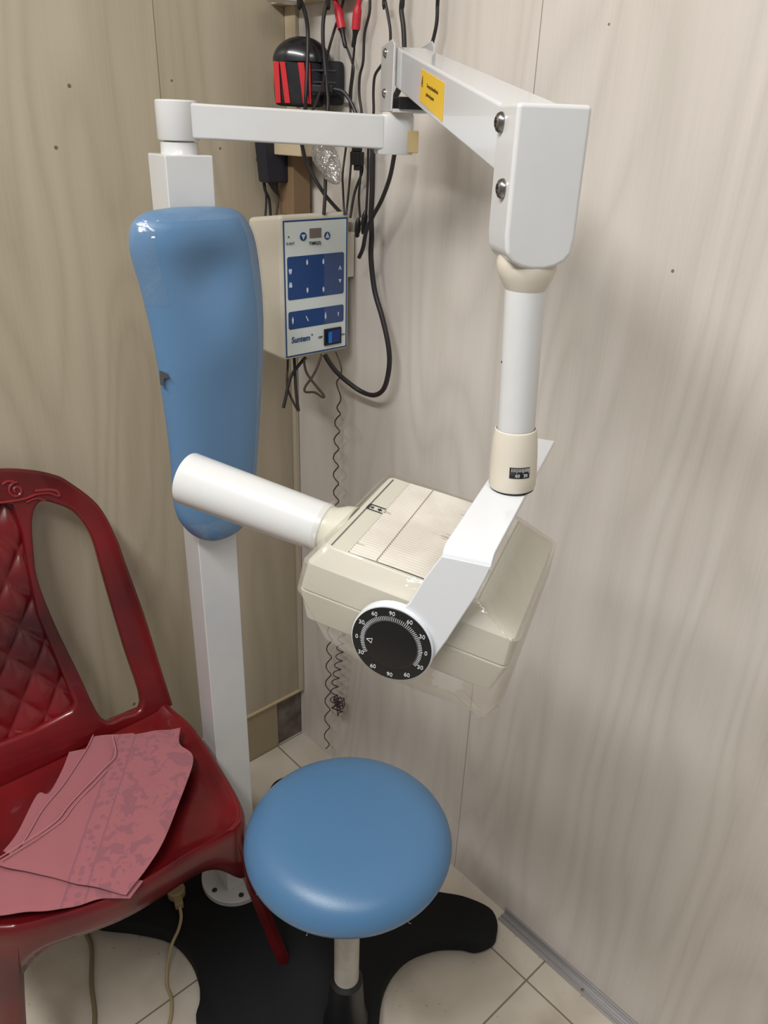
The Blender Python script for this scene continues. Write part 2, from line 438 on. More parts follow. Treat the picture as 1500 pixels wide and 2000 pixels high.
# ================================================================ CABLES
C = {
'c1': ([(0.1437, -0.0828, 1.6321), (0.1394, -0.0746, 1.6226), (0.1418, -0.0675, 1.6015), (0.1424, -0.0643, 1.5778), (0.1494, -0.0718, 1.5299), (0.1523, -0.0773, 1.491), (0.1491, -0.0767, 1.4693), (0.1489, -0.0848, 1.4311), (0.1481, -0.0811, 1.4103), (0.1501, -0.0745, 1.3891), (0.1678, -0.0614, 1.3539), (0.1757, -0.0476, 1.3339), (0.1897, -0.0293, 1.3111)], 0.0032),
'c2': ([(0.1747, -0.0484, 1.6335), (0.1681, -0.0446, 1.6237), (0.1633, -0.0489, 1.6001), (0.1636, -0.0507, 1.5724), (0.1656, -0.0497, 1.5461), (0.1716, -0.0503, 1.5116), (0.1787, -0.0532, 1.4723), (0.1774, -0.0683, 1.4288), (0.1877, -0.0668, 1.3909), (0.1937, -0.0705, 1.3523), (0.1973, -0.0766, 1.3137)], 0.0032),
'c3': ([(0.1734, -0.016, 1.6372), (0.1718, -0.016, 1.6265), (0.1634, -0.016, 1.6088), (0.1461, -0.016, 1.5817), (0.1506, -0.0308, 1.5517), (0.1668, -0.0465, 1.5273), (0.18, -0.0709, 1.495), (0.191, -0.0932, 1.4691)], 0.0022),
'lead1': ([(0.1853, -0.016, 1.5611), (0.1952, -0.016, 1.54), (0.1989, -0.016, 1.5284), (0.1942, -0.016, 1.5033), (0.1914, -0.016, 1.4677), (0.1801, -0.016, 1.4119), (0.1807, -0.0225, 1.3759), (0.1871, -0.0268, 1.3508), (0.1997, -0.0341, 1.3122)], 0.002),
'lead1grip': ([(0.1557, -0.016, 1.6385), (0.1581, -0.016, 1.6274), (0.1668, -0.016, 1.6122), (0.1757, -0.016, 1.5868)], 0.0),
'lead1boot': ([(0.1757, -0.016, 1.5868), (0.1853, -0.016, 1.5611)], 0.0),
'lead2': ([(0.2043, -0.016, 1.5604), (0.1969, -0.016, 1.5399), (0.1939, -0.016, 1.5208), (0.1892, -0.016, 1.4936), (0.1931, -0.016, 1.4677), (0.201, -0.016, 1.4337), (0.1943, -0.016, 1.3875), (0.1962, -0.021, 1.355), (0.2061, -0.035, 1.3128)], 0.002),
'lead2grip': ([(0.2211, -0.016, 1.6335), (0.2182, -0.016, 1.6232), (0.2137, -0.016, 1.6093), (0.2101, -0.016, 1.5841)], 0.0),
'lead2boot': ([(0.2101, -0.016, 1.5841), (0.2043, -0.016, 1.5604)], 0.0),
'c6': ([(0.2361, -0.016, 1.6324), (0.2358, -0.016, 1.6219), (0.2348, -0.016, 1.6044), (0.2243, -0.016, 1.578), (0.2221, -0.016, 1.5411), (0.2143, -0.016, 1.5205), (0.214, -0.016, 1.4935), (0.2209, -0.016, 1.466), (0.2219, -0.016, 1.4291), (0.2165, -0.016, 1.4063), (0.2246, -0.016, 1.3837), (0.2108, -0.0202, 1.3487), (0.2206, -0.0381, 1.3096)], 0.0022),
'c7': ([(0.271, -0.02, 1.6293), (0.2745, -0.02, 1.6188), (0.2832, -0.02, 1.5958), (0.2888, -0.02, 1.5746), (0.2871, -0.02, 1.548), (0.2675, -0.02, 1.5323), (0.2552, -0.02, 1.5196), (0.2528, -0.02, 1.497), (0.2541, -0.02, 1.4644), (0.2441, -0.02, 1.4246), (0.2438, -0.02, 1.3901), (0.2429, -0.02, 1.3546), (0.241, -0.02, 1.3181)], 0.0022),
'c8': ([(0.3127, -0.02, 1.6261), (0.3119, -0.02, 1.6161), (0.3112, -0.02, 1.6027), (0.3168, -0.02, 1.5819), (0.3206, -0.02, 1.5548), (0.323, -0.02, 1.5291)], 0.0036),
'c9': ([(0.3854, -0.02, 1.6206), (0.3849, -0.02, 1.611), (0.3856, -0.02, 1.5865), (0.3817, -0.02, 1.5685), (0.3738, -0.02, 1.546), (0.371, -0.02, 1.528)], 0.0026),
'c10': ([(0.3334, -0.03, 1.5318), (0.3258, -0.03, 1.5106), (0.3162, -0.03, 1.4926), (0.2661, -0.03, 1.4303), (0.2658, -0.03, 1.4151), (0.2665, -0.03, 1.3565), (0.265, -0.03, 1.3171), (0.2676, -0.03, 1.2844), (0.2672, -0.03, 1.2483), (0.2788, -0.03, 1.1964), (0.3001, -0.03, 1.1544), (0.3174, -0.03, 1.1112), (0.322, -0.03, 1.0742), (0.3112, -0.03, 1.0324), (0.2859, -0.03, 1.0119), (0.2499, -0.03, 1.0088), (0.2258, -0.0438, 1.0238), (0.2113, -0.0578, 1.0412), (0.2009, -0.0672, 1.0585), (0.195, -0.0737, 1.0733)], 0.0045),
'c11': ([(0.3373, -0.046, 1.4275), (0.3342, -0.046, 1.4112), (0.3253, -0.046, 1.3778), (0.3077, -0.046, 1.3443), (0.289, -0.046, 1.3199), (0.2724, -0.046, 1.295), (0.2644, -0.046, 1.2664), (0.2543, -0.046, 1.2492)], 0.0034),
'plug1': ([(0.253, -0.03, 1.3233), (0.2467, -0.03, 1.2858)], 0),
'plug2': ([(0.2354, -0.03, 1.3107), (0.2316, -0.03, 1.2786)], 0),
'c15': ([(0.2354, -0.03, 1.4276), (0.2344, -0.03, 1.407), (0.2366, -0.03, 1.3792), (0.233, -0.03, 1.3451), (0.2369, -0.03, 1.3108)], 0.002),
'c18a': ([(0.03, -0.0832, 1.3603), (0.03, -0.0803, 1.3409), (0.03, -0.0721, 1.3251), (0.03, -0.0696, 1.2931)], 0.0026),
'c18b': ([(0.03, -0.086, 1.3794), (0.03, -0.0782, 1.3311), (0.03, -0.0817, 1.2937)], 0.002),
'c18c': ([(0.03, -0.0461, 1.3362), (0.03, -0.0349, 1.32), (0.03, -0.0251, 1.2912)], 0.0024),
'c18d': ([(0.03, -0.0286, 1.3536), (0.03, -0.0319, 1.3299), (0.03, -0.0358, 1.2917)], 0.0024),
'c18e': ([(0.045, -0.0016, 1.4105), (0.045, -0.0036, 1.3758), (0.045, -0.0097, 1.3344), (0.045, -0.0253, 1.2926)], 0.0022),
'c18f': ([(0.02, -0.0096, 1.4018), (0.02, -0.0115, 1.3587), (0.02, -0.0139, 1.2898)], 0.0034),
'c18g': ([(0.04, -0.057, 1.3352), (0.04, -0.0602, 1.3176), (0.04, -0.0644, 1.2938)], 0.0022),
'adapter': ([(0.05, -0.1003, 1.4136), (0.05, -0.0425, 1.4142), (0.05, -0.0443, 1.3542), (0.05, -0.0945, 1.355)], 0),
'wire_strain': ([(0.05, -0.0692, 1.3537), (0.05, -0.064, 1.3362)], 0),
'bag': ([(0.1826, -0.07, 1.4151), (0.2456, -0.07, 1.4175), (0.2594, -0.07, 1.3673), (0.2433, -0.07, 1.3627), (0.2101, -0.07, 1.3834)], 0),
'plugbody': ([(0.2375, -0.05, 1.4139), (0.235, -0.05, 1.3898)], 0),
'b1': ([(0.1738, -0.1006, 1.0678), (0.1712, -0.1086, 1.0606), (0.1676, -0.1283, 1.0389), (0.1699, -0.1388, 1.0211), (0.1748, -0.149, 0.9999), (0.1783, -0.1568, 0.984)], 0.0032),
'b2': ([(0.1436, -0.1194, 1.0641), (0.1488, -0.1241, 1.05), (0.1613, -0.1352, 1.0163), (0.1782, -0.1348, 0.9918), (0.191, -0.1324, 0.9762)], 0.0022),
'b3': ([(0.1553, -0.1138, 1.0658), (0.166, -0.1202, 1.0412), (0.1765, -0.1269, 1.0165), (0.1871, -0.1321, 0.9937), (0.1952, -0.1349, 0.9779)], 0.0028),
'b4': ([(0.1804, -0.1092, 1.0687), (0.1838, -0.1119, 1.06), (0.1932, -0.1132, 1.0444), (0.2111, -0.1075, 1.0257), (0.227, -0.1015, 1.0104), (0.227, -0.1041, 1.0069), (0.2142, -0.1125, 1.0143), (0.2028, -0.1245, 1.0146), (0.1994, -0.1218, 1.0234), (0.2017, -0.1076, 1.0395), (0.2015, -0.0949, 1.0572), (0.1986, -0.0839, 1.0766)], 0.0022),
'coil': ([(0.1853, -0.04, 1.071), (0.2004, -0.04, 1.0479), (0.2006, -0.04, 1.0294), (0.1879, -0.04, 1.0117), (0.201, -0.04, 0.9855), (0.1898, -0.04, 0.9653), (0.186, -0.035, 0.9578)], 0.0015),
'coilw': ([(0.1737, -0.025, 0.9503), (0.1811, -0.025, 0.9473), (0.1802, -0.025, 0.943), (0.1716, -0.025, 0.9353), (0.1641, -0.025, 0.9255), (0.1655, -0.025, 0.9174), (0.1739, -0.025, 0.9129), (0.1799, -0.025, 0.91), (0.1768, -0.025, 0.9049), (0.1675, -0.025, 0.8961), (0.1615, -0.025, 0.8861), (0.165, -0.025, 0.8787), (0.1738, -0.025, 0.8749), (0.1782, -0.025, 0.8718), (0.173, -0.025, 0.8656), (0.1634, -0.025, 0.8558), (0.1593, -0.025, 0.8458), (0.1647, -0.025, 0.8392), (0.1741, -0.025, 0.8362), (0.1769, -0.025, 0.8327), (0.1704, -0.025, 0.8256), (0.1615, -0.025, 0.8152), (0.16, -0.025, 0.8056), (0.1676, -0.025, 0.8001), (0.1763, -0.025, 0.7974), (0.177, -0.025, 0.7933), (0.169, -0.025, 0.7849), (0.161, -0.025, 0.7739), (0.1617, -0.025, 0.7649), (0.1706, -0.025, 0.7603), (0.1782, -0.025, 0.7578), (0.1766, -0.025, 0.7527), (0.1676, -0.025, 0.743), (0.1609, -0.025, 0.7318), (0.1639, -0.025, 0.7236), (0.1729, -0.025, 0.7197), (0.1785, -0.025, 0.7169), (0.1745, -0.025, 0.7106), (0.1646, -0.025, 0.7), (0.1586, -0.025, 0.6885), (0.1624, -0.025, 0.6807), (0.1717, -0.025, 0.6773), (0.1762, -0.025, 0.6743), (0.171, -0.025, 0.6671), (0.1608, -0.025, 0.6556), (0.1559, -0.025, 0.644), (0.161, -0.025, 0.6369), (0.1703, -0.025, 0.6339), (0.1737, -0.025, 0.6305), (0.1672, -0.025, 0.6224), (0.1571, -0.025, 0.6101), (0.1534, -0.025, 0.5985), (0.1596, -0.025, 0.592), (0.1688, -0.025, 0.5894), (0.1707, -0.025, 0.5853), (0.1625, -0.025, 0.5756), (0.1523, -0.025, 0.5622), (0.1506, -0.025, 0.5509), (0.1585, -0.025, 0.5454), (0.1668, -0.025, 0.543), (0.1658, -0.025, 0.5374), (0.1559, -0.025, 0.526), (0.147, -0.025, 0.512), (0.1481, -0.025, 0.5018), (0.1574, -0.025, 0.4977), (0.1641, -0.025, 0.495), (0.1602, -0.025, 0.4878), (0.1492, -0.025, 0.4745), (0.1422, -0.025, 0.4605), (0.1462, -0.025, 0.4518), (0.1561, -0.025, 0.4488), (0.1605, -0.025, 0.4454), (0.1539, -0.025, 0.4361), (0.1426, -0.025, 0.4214), (0.1381, -0.025, 0.4079), (0.1447, -0.025, 0.4009), (0.1544, -0.025, 0.3988), (0.1569, -0.025, 0.3948), (0.1492, -0.025, 0.3844), (0.1386, -0.025, 0.3695), (0.1357, -0.025, 0.3567), (0.143, -0.025, 0.3505), (0.1527, -0.025, 0.3486), (0.1546, -0.025, 0.3443), (0.1464, -0.025, 0.3331), (0.1359, -0.025, 0.3175), (0.1334, -0.025, 0.3046), (0.1412, -0.025, 0.2988), (0.1509, -0.025, 0.2971), (0.1523, -0.025, 0.2923), (0.1435, -0.025, 0.2803), (0.133, -0.025, 0.2641), (0.1312, -0.025, 0.2511), (0.1395, -0.025, 0.2457), (0.1491, -0.025, 0.2441), (0.1498, -0.025, 0.2389), (0.1406, -0.025, 0.226), (0.1302, -0.025, 0.209), (0.1293, -0.025, 0.1962), (0.1386, -0.025, 0.1914), (0.1481, -0.025, 0.19), (0.1478, -0.025, 0.1839), (0.1376, -0.025, 0.1695), (0.1279, -0.025, 0.152), (0.1286, -0.025, 0.1398), (0.1387, -0.025, 0.1359), (0.1475, -0.025, 0.1346), (0.1456, -0.025, 0.1271), (0.1347, -0.025, 0.1113), (0.1257, -0.025, 0.0934), (0.1279, -0.025, 0.082), (0.1388, -0.025, 0.0791), (0.1466, -0.025, 0.0775), (0.1431, -0.025, 0.0686), (0.1316, -0.025, 0.0513)], 0.0013),
'coil2': ([(0.1977, -0.03, 0.4377), (0.208, -0.03, 0.4408), (0.2073, -0.03, 0.4393), (0.1957, -0.03, 0.4304), (0.1844, -0.03, 0.4187), (0.1844, -0.03, 0.4119), (0.1953, -0.03, 0.4127), (0.2053, -0.03, 0.4159), (0.2038, -0.03, 0.4139), (0.1918, -0.03, 0.4044), (0.1808, -0.03, 0.3925), (0.1816, -0.03, 0.3861), (0.1928, -0.03, 0.3874), (0.2025, -0.03, 0.3906), (0.2003, -0.03, 0.3881), (0.1878, -0.03, 0.378), (0.1771, -0.03, 0.366), (0.1787, -0.03, 0.3599), (0.1903, -0.03, 0.3616), (0.1996, -0.03, 0.3649), (0.1961, -0.03, 0.3616), (0.1827, -0.03, 0.3505), (0.1723, -0.03, 0.3381), (0.1749, -0.03, 0.3327), (0.187, -0.03, 0.335), (0.1948, -0.03, 0.3378), (0.1895, -0.03, 0.3332), (0.1754, -0.03, 0.3211), (0.1663, -0.03, 0.309), (0.1709, -0.03, 0.3048), (0.1834, -0.03, 0.3079), (0.1897, -0.03, 0.3101), (0.1825, -0.03, 0.3041), (0.1681, -0.03, 0.291), (0.1611, -0.03, 0.2798), (0.1678, -0.03, 0.2771), (0.1808, -0.03, 0.281), (0.1864, -0.03, 0.2829), (0.1787, -0.03, 0.2764), (0.1649, -0.03, 0.2632), (0.1587, -0.03, 0.2522), (0.1662, -0.03, 0.2501), (0.1793, -0.03, 0.2543), (0.1841, -0.03, 0.2559), (0.1755, -0.03, 0.2485), (0.1617, -0.03, 0.2349), (0.1563, -0.03, 0.2241), (0.1647, -0.03, 0.2227), (0.1805, -0.03, 0.2297), (0.1876, -0.03, 0.2333), (0.1816, -0.03, 0.2279), (0.171, -0.03, 0.2166), (0.1689, -0.03, 0.2085), (0.1802, -0.03, 0.2096), (0.1959, -0.03, 0.2167), (0.2029, -0.03, 0.2204), (0.197, -0.03, 0.215), (0.1865, -0.03, 0.2036), (0.1845, -0.03, 0.1954), (0.1919, -0.0404, 0.2523), (0.1933, -0.0361, 0.2276), (0.1979, -0.038, 0.2512), (0.1938, -0.0309, 0.2188), (0.1986, -0.0419, 0.2303), (0.173, -0.0396, 0.2167), (0.2006, -0.0397, 0.2425), (0.2007, -0.024, 0.2302), (0.1965, -0.0241, 0.2523), (0.1802, -0.0338, 0.2413), (0.2022, -0.0368, 0.2308), (0.174, -0.0291, 0.227), (0.1735, -0.0273, 0.2334), (0.176, -0.0296, 0.2213), (0.2019, -0.0239, 0.2545), (0.1819, -0.0403, 0.2518), (0.1893, -0.0247, 0.2335), (0.1996, -0.0258, 0.2256), (0.1941, -0.0325, 0.2281), (0.1724, -0.0229, 0.2453), (0.1773, -0.0376, 0.2403), (0.1912, -0.0387, 0.2396), (0.1873, -0.0266, 0.2538), (0.2059, -0.0319, 0.2375), (0.1843, -0.0415, 0.2494), (0.1833, -0.0224, 0.2326)], 0.0013),
}
def cable(key, name, label, m='cable', cat='cable', group=None, r=None):
    P, rr = C[key]; rr = r or rr
    if key in ('c1', 'c2', 'c7', 'c8', 'c9'): P = [(P[0][0], P[0][1], P[0][2] + 0.25)] + list(P)   # they come down from a socket above the frame
    bm = bmesh.new(); tube(bm, P, rr, 8, 1 if key in ('coilw',) else 5)
    o = finish(name, bm, M[m], origin=P[-1], angle=80)
    return tag(o, label, cat, group)
cable('c1', 'hanging_cable', 'thick black cable crossing in front of the red striped pouch')
cable('c2', 'hanging_cable', 'dark cable dropping over the right half of the pouch dome')
cable('c3', 'hanging_cable', 'thin cable slanting down left beside the left red connector')
cable('c6', 'hanging_cable', 'thin dark cable just right of the two red connectors')
cable('c7', 'hanging_cable', 'thin cable bending behind the white arm bracket bolts')
cable('c8', 'hanging_cable', 'black cable dropping behind the start of the sloping white arm')
cable('c9', 'hanging_cable', 'rightmost black cable, dropping behind the sloping white arm top')
cable('c10', 'power_cable', 'thickest black cable looping in a big U up to the control box bottom')
cable('c11', 'power_cable', 'black cable curving left from below the arm joint to the thick cable')
cable('c15', 'hanging_cable', 'thin cable ending in a small black plug right of the control box')
cable('c18a', 'hanging_cable', 'dark blue cable left of the black adapter, going behind the control box')
cable('c18b', 'hanging_cable', 'thin leftmost cable above the control box')
cable('c18c', 'hanging_cable', 'short cable slanting right below the black adapter')
cable('c18d', 'hanging_cable', 'short black cable from the right side of the black adapter')
cable('c18e', 'hanging_cable', 'thin brown cable curving left beneath the wooden wall block', 'browncable')
cable('c18f', 'hanging_cable', 'thick brown cable straight down beneath the wooden wall block', 'browncable')
cable('b1', 'loose_cable', 'thick black cable end hanging left below the control box')
cable('b2', 'loose_cable', 'thin cable crossing the others below the control box', 'browncable')
cable('b3', 'loose_cable', 'straight black cable end hanging below the control box left corner')
cable('b4', 'loose_cable', 'thin cable making a bow tie loop under the control box', 'browncable')
P0 = [Vector(q) for q in C['coil'][0]]
bm = bmesh.new(); tube(bm, P0, 0.0014, 7, 5); tube(bm, [P0[-1]] + [Vector(q) for q in C['coilw'][0]], 0.0014, 6, 1)
tag(finish('wavy_cord', bm, M['browncable'], origin=C['coilw'][0][-1], angle=80), 'thin wavy stretched coil cord running down the right wall to the floor', 'cord')
bm = bmesh.new(); tube(bm, C['coil2'][0], 0.0013, 6, 3)
tag(finish('tangled_cord', bm, mat('violet_brown_cord', srgb(72, 58, 66), 0.5), origin=C['coil2'][0][0], angle=80), 'short wavy cord ending in a tangled knot below the yellowed x-ray head', 'cord')

def lead(k, label):
    g_, b_, c_ = [Vector(q) for q in C[k + 'grip'][0]], [Vector(q) for q in C[k + 'boot'][0]], [Vector(q) for q in C[k][0]]
    off = V(0, -0.006, 0)
    t = thing('red_connector', b_[0] + off, label, 'connector', 'red cable connectors')
    bm = bmesh.new(); tube(bm, [q + off for q in g_], 0.005, 12, 4, radii=lambda s: 0.0042 if s < 0.55 else 0.0042 + 0.0028 * min(1, (s - 0.55) / 0.12)); finish('red_sleeve', bm, M['redgrip'], t)
    bm = bmesh.new(); tube(bm, [q + off for q in b_], 0.005, 12, 6, radii=lambda s: 0.0052 * (1 - s) + 0.0026 * s + 0.0005 * math.cos(s * 30)); finish('strain_relief', bm, M['blackpl'], t)
    bm = bmesh.new(); tube(bm, [c_[0] + off, c_[0] + off * 0.6] + c_[1:], 0.0019, 7, 5); finish('wire', bm, M['cable'], t, angle=80)
lead('lead1', 'left one of the two red cable connectors above the arm, leaning left')
lead('lead2', 'right one of the two red cable connectors above the arm')

# plug with cable at the side of the pouch
t = thing('moulded_plug', (0.16, -0.055, 1.50), 'black moulded plug pushed into the right side of the pouch', 'plug')
bm = bmesh.new(); box(bm, (0.158, -0.048, 1.502), (0.018, 0.006, 0.006), (px_, pn_, V(0, 0, 1))); finish('plug_body', bm, M['blackpl'], t, bevel=0.002)
bm = bmesh.new(); tube(bm, [(0.170, -0.036, 1.502), (0.185, -0.028, 1.499), (0.198, -0.024, 1.488), (0.212, -0.022, 1.468), (0.219, -0.021, 1.445), (0.221, -0.021, 1.41)], 0.0032); finish('plug_lead', bm, M['cable'], t)

# adapter under the horizontal arm
t = thing('power_adapter', (0.045, -0.075, 1.354), 'black power adapter brick below the horizontal arm, left of wooden block', 'adapter')
bm = bmesh.new()
loft(bm, [[(0.03, -0.094, 1.354), (0.06, -0.094, 1.354), (0.06, -0.046, 1.354), (0.03, -0.046, 1.354)], [(0.03, -0.102, 1.44), (0.06, -0.102, 1.44), (0.06, -0.044, 1.44), (0.03, -0.044, 1.44)]])
finish('adapter_body', bm, mat('blue_black_plastic', srgb(28, 29, 40), 0.4), t, bevel=0.004, segs=3)
bm = bmesh.new(); tube(bm, [(0.045, -0.073, 1.356), (0.046, -0.070, 1.345), (0.048, -0.065, 1.334)], 0.004, 8, 4, radii=lambda s: 0.008 * (1 - s) + 0.0025); finish('strain_relief', bm, M['blackpl'], t)
bm = bmesh.new(); tube(bm, C['c18g'][0], 0.0022, 8); finish('adapter_lead', bm, M['browncable'], t)

# crumpled smoky plastic bag
bm = bmesh.new(); rings = []
ax_ = [V(0.190, -0.085, 1.425), V(0.205, -0.085, 1.408), V(0.220, -0.085, 1.392), V(0.238, -0.085, 1.374), V(0.248, -0.085, 1.365)]
for q, r_ in zip(ax_, (0.012, 0.022, 0.021, 0.014, 0.005)):
    rings.append([q + V(0.72, 0.3, 0.55).normalized() * (math.cos(a) * r_ * (1 + 0.25 * math.sin(5 * a + q.z * 300))) + V(0.3, -0.9, 0.1) * (math.sin(a) * r_ * 0.5) for a in [2 * math.pi * i / 22 for i in range(22)]])
loft(bm, rings)
tag(finish('twisted_plastic_bag', bm, M['filmsmoke'], origin=ax_[-1], sub=1), 'crumpled smoky clear plastic bag hanging below the horizontal arm', 'plastic bag')
# square plug hanging beside it
t = thing('cable_plug', (0.236, -0.04, 1.39), 'square black plug hanging right of the crumpled plastic bag', 'plug')
bm = bmesh.new(); box2(bm, (0.226, -0.045, 1.392), (0.246, -0.030, 1.412)); box2(bm, (0.229, -0.043, 1.412), (0.243, -0.032, 1.424)); finish('plug_body', bm, M['blackpl'], t, bevel=0.0015)
bm = bmesh.new(); box2(bm, (0.231, -0.041, 1.384), (0.241, -0.034, 1.392)); finish('collar', bm, M['blackpl'], t, bevel=0.001)
for k, lab in (('plug1', 'black inline cable connector touching the thick cable, right of control box'), ('plug2', 'black inline connector dangling nearest the control box top right corner')):
    a_, b_ = [Vector(q) + V(0, -0.002, 0) for q in C[k][0]]
    bm = bmesh.new(); lathe(bm, a_, b_ - a_, [(0.002, 0), (0.0035, 0.004), (0.0052, 0.008), (0.0055, 0.022), (0.004, 0.026), (0.0042, 0.03), (0.002, (b_ - a_).length)], 14)
    tag(finish('inline_connector', bm, M['blackpl'], origin=b_), lab, 'connector', 'black inline connectors')

# ================================================================ CONTROL BOX
t = thing('control_box', (0.12, -0.094, 1.077), 'cream x-ray control box with blue keypad panels and rocker switch', 'control box')
bm = bmesh.new(); vs_ = box2(bm, (0.102, -0.1675, 1.077), (0.1985, -0.0195, 1.3175))
for v_ in vs_:
    if v_.co.x < 0.15: v_.co.z += -0.013 if v_.co.z > 1.2 else 0.004
finish('housing', bm, mat('aged_cream_housing', srgb(214, 208, 192), 0.4, var=0.05), t, bevel=0.008, segs=4)
bm = bmesh.new(); box2(bm, (0.013, -0.11, 1.12), (0.103, -0.05, 1.28)); finish('wall_mount', bm, M['cream2'], t, bevel=0.003)
bm = bmesh.new(); box2(bm, (0.170, -0.020, 1.205), (0.192, -0.003, 1.282)); finish('side_clip', bm, M['cream2'], t, bevel=0.002)
YD, ZD = V(0, 1, 0), V(0, 0, 1)
def rrect(x0, x1, y0, y1, r, n=5):
    P = []
    for cx, cy, a0 in ((x1 - r, y1 - r, 0), (x0 + r, y1 - r, 90), (x0 + r, y0 + r, 180), (x1 - r, y0 + r, 270)):
        for k in range(n + 1):
            a = math.radians(a0 + 90 * k / n); P.append((cx + r * math.cos(a), cy + r * math.sin(a)))
    return P
def sheet(name, outl, x, m, parent, th=0.0006):
    me = flat_shape(outl, th)
    wl = W[parent.name]
    for v_ in me.vertices: v_.co = V(x + v_.co.z, v_.co.x, v_.co.y) - wl
    me.name = name
    return link(name, me, m, parent, wl, flat=True)
X0 = 0.1986
sheet('panel_face', [rrect(-0.160, -0.028, 1.084, 1.306, 0.001)], X0, M['panel'], t)
sheet('panel_border', [rrect(-0.162, -0.026, 1.082, 1.308, 0.001), rrect(-0.1595, -0.0285, 1.0845, 1.3055, 0.0006)[::-1]], X0 + 0.0002, M['navy'], t)
k1 = sheet('exposure_keypad', [rrect(-0.1555, -0.0335, 1.180, 1.2510, 0.004)], X0 + 0.0004, M['navy'], t)
k2 = sheet('selector_keypad', [rrect(-0.1555, -0.0335, 1.130, 1.1605, 0.004)], X0 + 0.0004, M['navy'], t)
sheet('faded_film', [rrect(-0.0785, -0.0340, 1.1805, 1.2505, 0.003)], X0 + 0.0009, M['navy2'], k1, 0.0003)
sheet('faded_film', [rrect(-0.0785, -0.0340, 1.1305, 1.1600, 0.003)], X0 + 0.0009, M['navy2'], k2, 0.0003)
sheet('display', [rrect(-0.1085, -0.0835, 1.2780, 1.2935, 0.0004)], X0 + 0.0006, M['lcd'], t)
XT = X0 + 0.0012
def circ(cx, cy, r, n=28): return [(cx + r * math.cos(2 * math.pi * i / n), cy + r * math.sin(2 * math.pi * i / n)) for i in range(n)]
b1_ = sheet('time_down_button', [circ(-0.1215, 1.2815, 0.0070)], X0 + 0.0006, M['navy'], t)
sheet('down_arrow', [[(-0.1255, 1.2848), (-0.1175, 1.2848), (-0.1215, 1.2765)]], XT, M['paleink'], b1_, 0.0003)
b2_ = sheet('time_up_button', [circ(-0.0708, 1.2800, 0.0066)], X0 + 0.0006, M['navy2'], t)
sheet('up_arrow', [[(-0.0748, 1.2768), (-0.0668, 1.2768), (-0.0708, 1.2850)]], XT, M['paleink'], b2_, 0.0003)
sheet('indicator_dot', [circ(-0.1515, 1.2825, 0.0013, 12)], XT, M['dark'], t, 0.0004)
text_part('x_ray_lettering', 'X-RAY', 0.0060, (XT, -0.1485, 1.2718), YD, ZD, M['dark'], t)
text_part('time_lettering', 'TIME(S)', 0.0076, (XT, -0.0972, 1.2695), YD, ZD, M['dark'], t, offset=0.0001, spacing=1.05)
text_part('off_lettering', 'OFF', 0.0054, (XT, -0.0870, 1.1080), YD, ZD, M['dark'], t, offset=0.0001)
text_part('on_lettering', 'ON', 0.0050, (XT, -0.0346, 1.1060), YD, ZD, M['dark'], t)
text_part('maker_lettering', 'Suntem', 0.0145, (XT, -0.1305, 1.1108), YD, ZD, M['navy'], t, offset=0.0003, shear=0.12, sx=0.92)
text_part('registered_mark', '\u00ae', 0.005, (XT, -0.1055, 1.1150), YD, ZD, M['navy'], t)
def tooth(cx, cy, s, flip, par, double=False):                     # little tooth-like keypad symbols
    f = -1 if flip else 1
    P = [(-.45, .5), (-.2, .62), (0, .5), (.2, .62), (.45, .5), (.42, 0), (.25, -.6), (.1, -.62), (0, -.1), (-.1, -.62), (-.25, -.6), (-.42, 0)] if double else \
        [(-.3, .1), (-.18, .55), (0, .62), (.18, .55), (.3, .1), (.2, -.35), (.05, -.65), (-.08, -.62), (-.2, -.3)]
    sheet('tooth_symbol', [[(cx + x * s, cy + f * y * s) for x, y in P]], XT + 0.0001, M['paleink'], par, 0.0003)
for cx, cy, fl, db in ((-0.1500, 1.2275, 0, 1), (-0.1500, 1.2055, 1, 1), (-0.1148, 1.2400, 1, 0), (-0.1148, 1.1935, 0, 0), (-0.0800, 1.2385, 1, 0), (-0.0800, 1.1915, 0, 0)):
    tooth(cx, cy, 0.0072, fl, k1, db)
sheet('up_symbol', [[(-0.0465, 1.2215), (-0.0445, 1.2215), (-0.0435, 1.2245), (-0.0420, 1.2245), (-0.0410, 1.2215), (-0.0390, 1.2215), (-0.0425, 1.2290)]], XT + 0.0001, M['paleink'], k1, 0.0003)
sheet('down_symbol', [[(-0.0460, 1.2055), (-0.0395, 1.2055), (-0.0425, 1.1990)]], XT + 0.0001, M['paleink'], k1, 0.0003)
sheet('patient_symbol', [circ(-0.1470, 1.1502, 0.0012, 10)], XT + 0.0001, M['paleink'], k2, 0.0003)
sheet('patient_symbol', [[(-0.1492, 1.1485), (-0.1448, 1.1485), (-0.1455, 1.1430), (-0.1462, 1.1395), (-0.1478, 1.1395), (-0.1485, 1.1430)]], XT + 0.0001, M['paleink'], k2, 0.0003)
sheet('angle_symbol', [[(-0.1195, 1.1500), (-0.1180, 1.1500), (-0.1140, 1.1435), (-0.1128, 1.1400), (-0.1150, 1.1410), (-0.1165, 1.1440)]], XT + 0.0001, M['paleink'], k2, 0.0003)
sheet('adult_symbol', [[(-0.0772, 1.1440), (-0.0762, 1.1500), (-0.0754, 1.1518), (-0.0746, 1.1500), (-0.0736, 1.1440), (-0.0745, 1.1395), (-0.0763, 1.1395)]], XT + 0.0001, M['paleink'], k2, 0.0003)
sheet('child_symbol', [[(-0.0470, 1.1470), (-0.0462, 1.1490), (-0.0454, 1.1470), (-0.0445, 1.1475), (-0.0456, 1.1440), (-0.0446, 1.1405), (-0.0462, 1.1425), (-0.0478, 1.1405), (-0.0468, 1.1440), (-0.0480, 1.1475)]], XT + 0.0001, M['paleink'], k2, 0.0003)
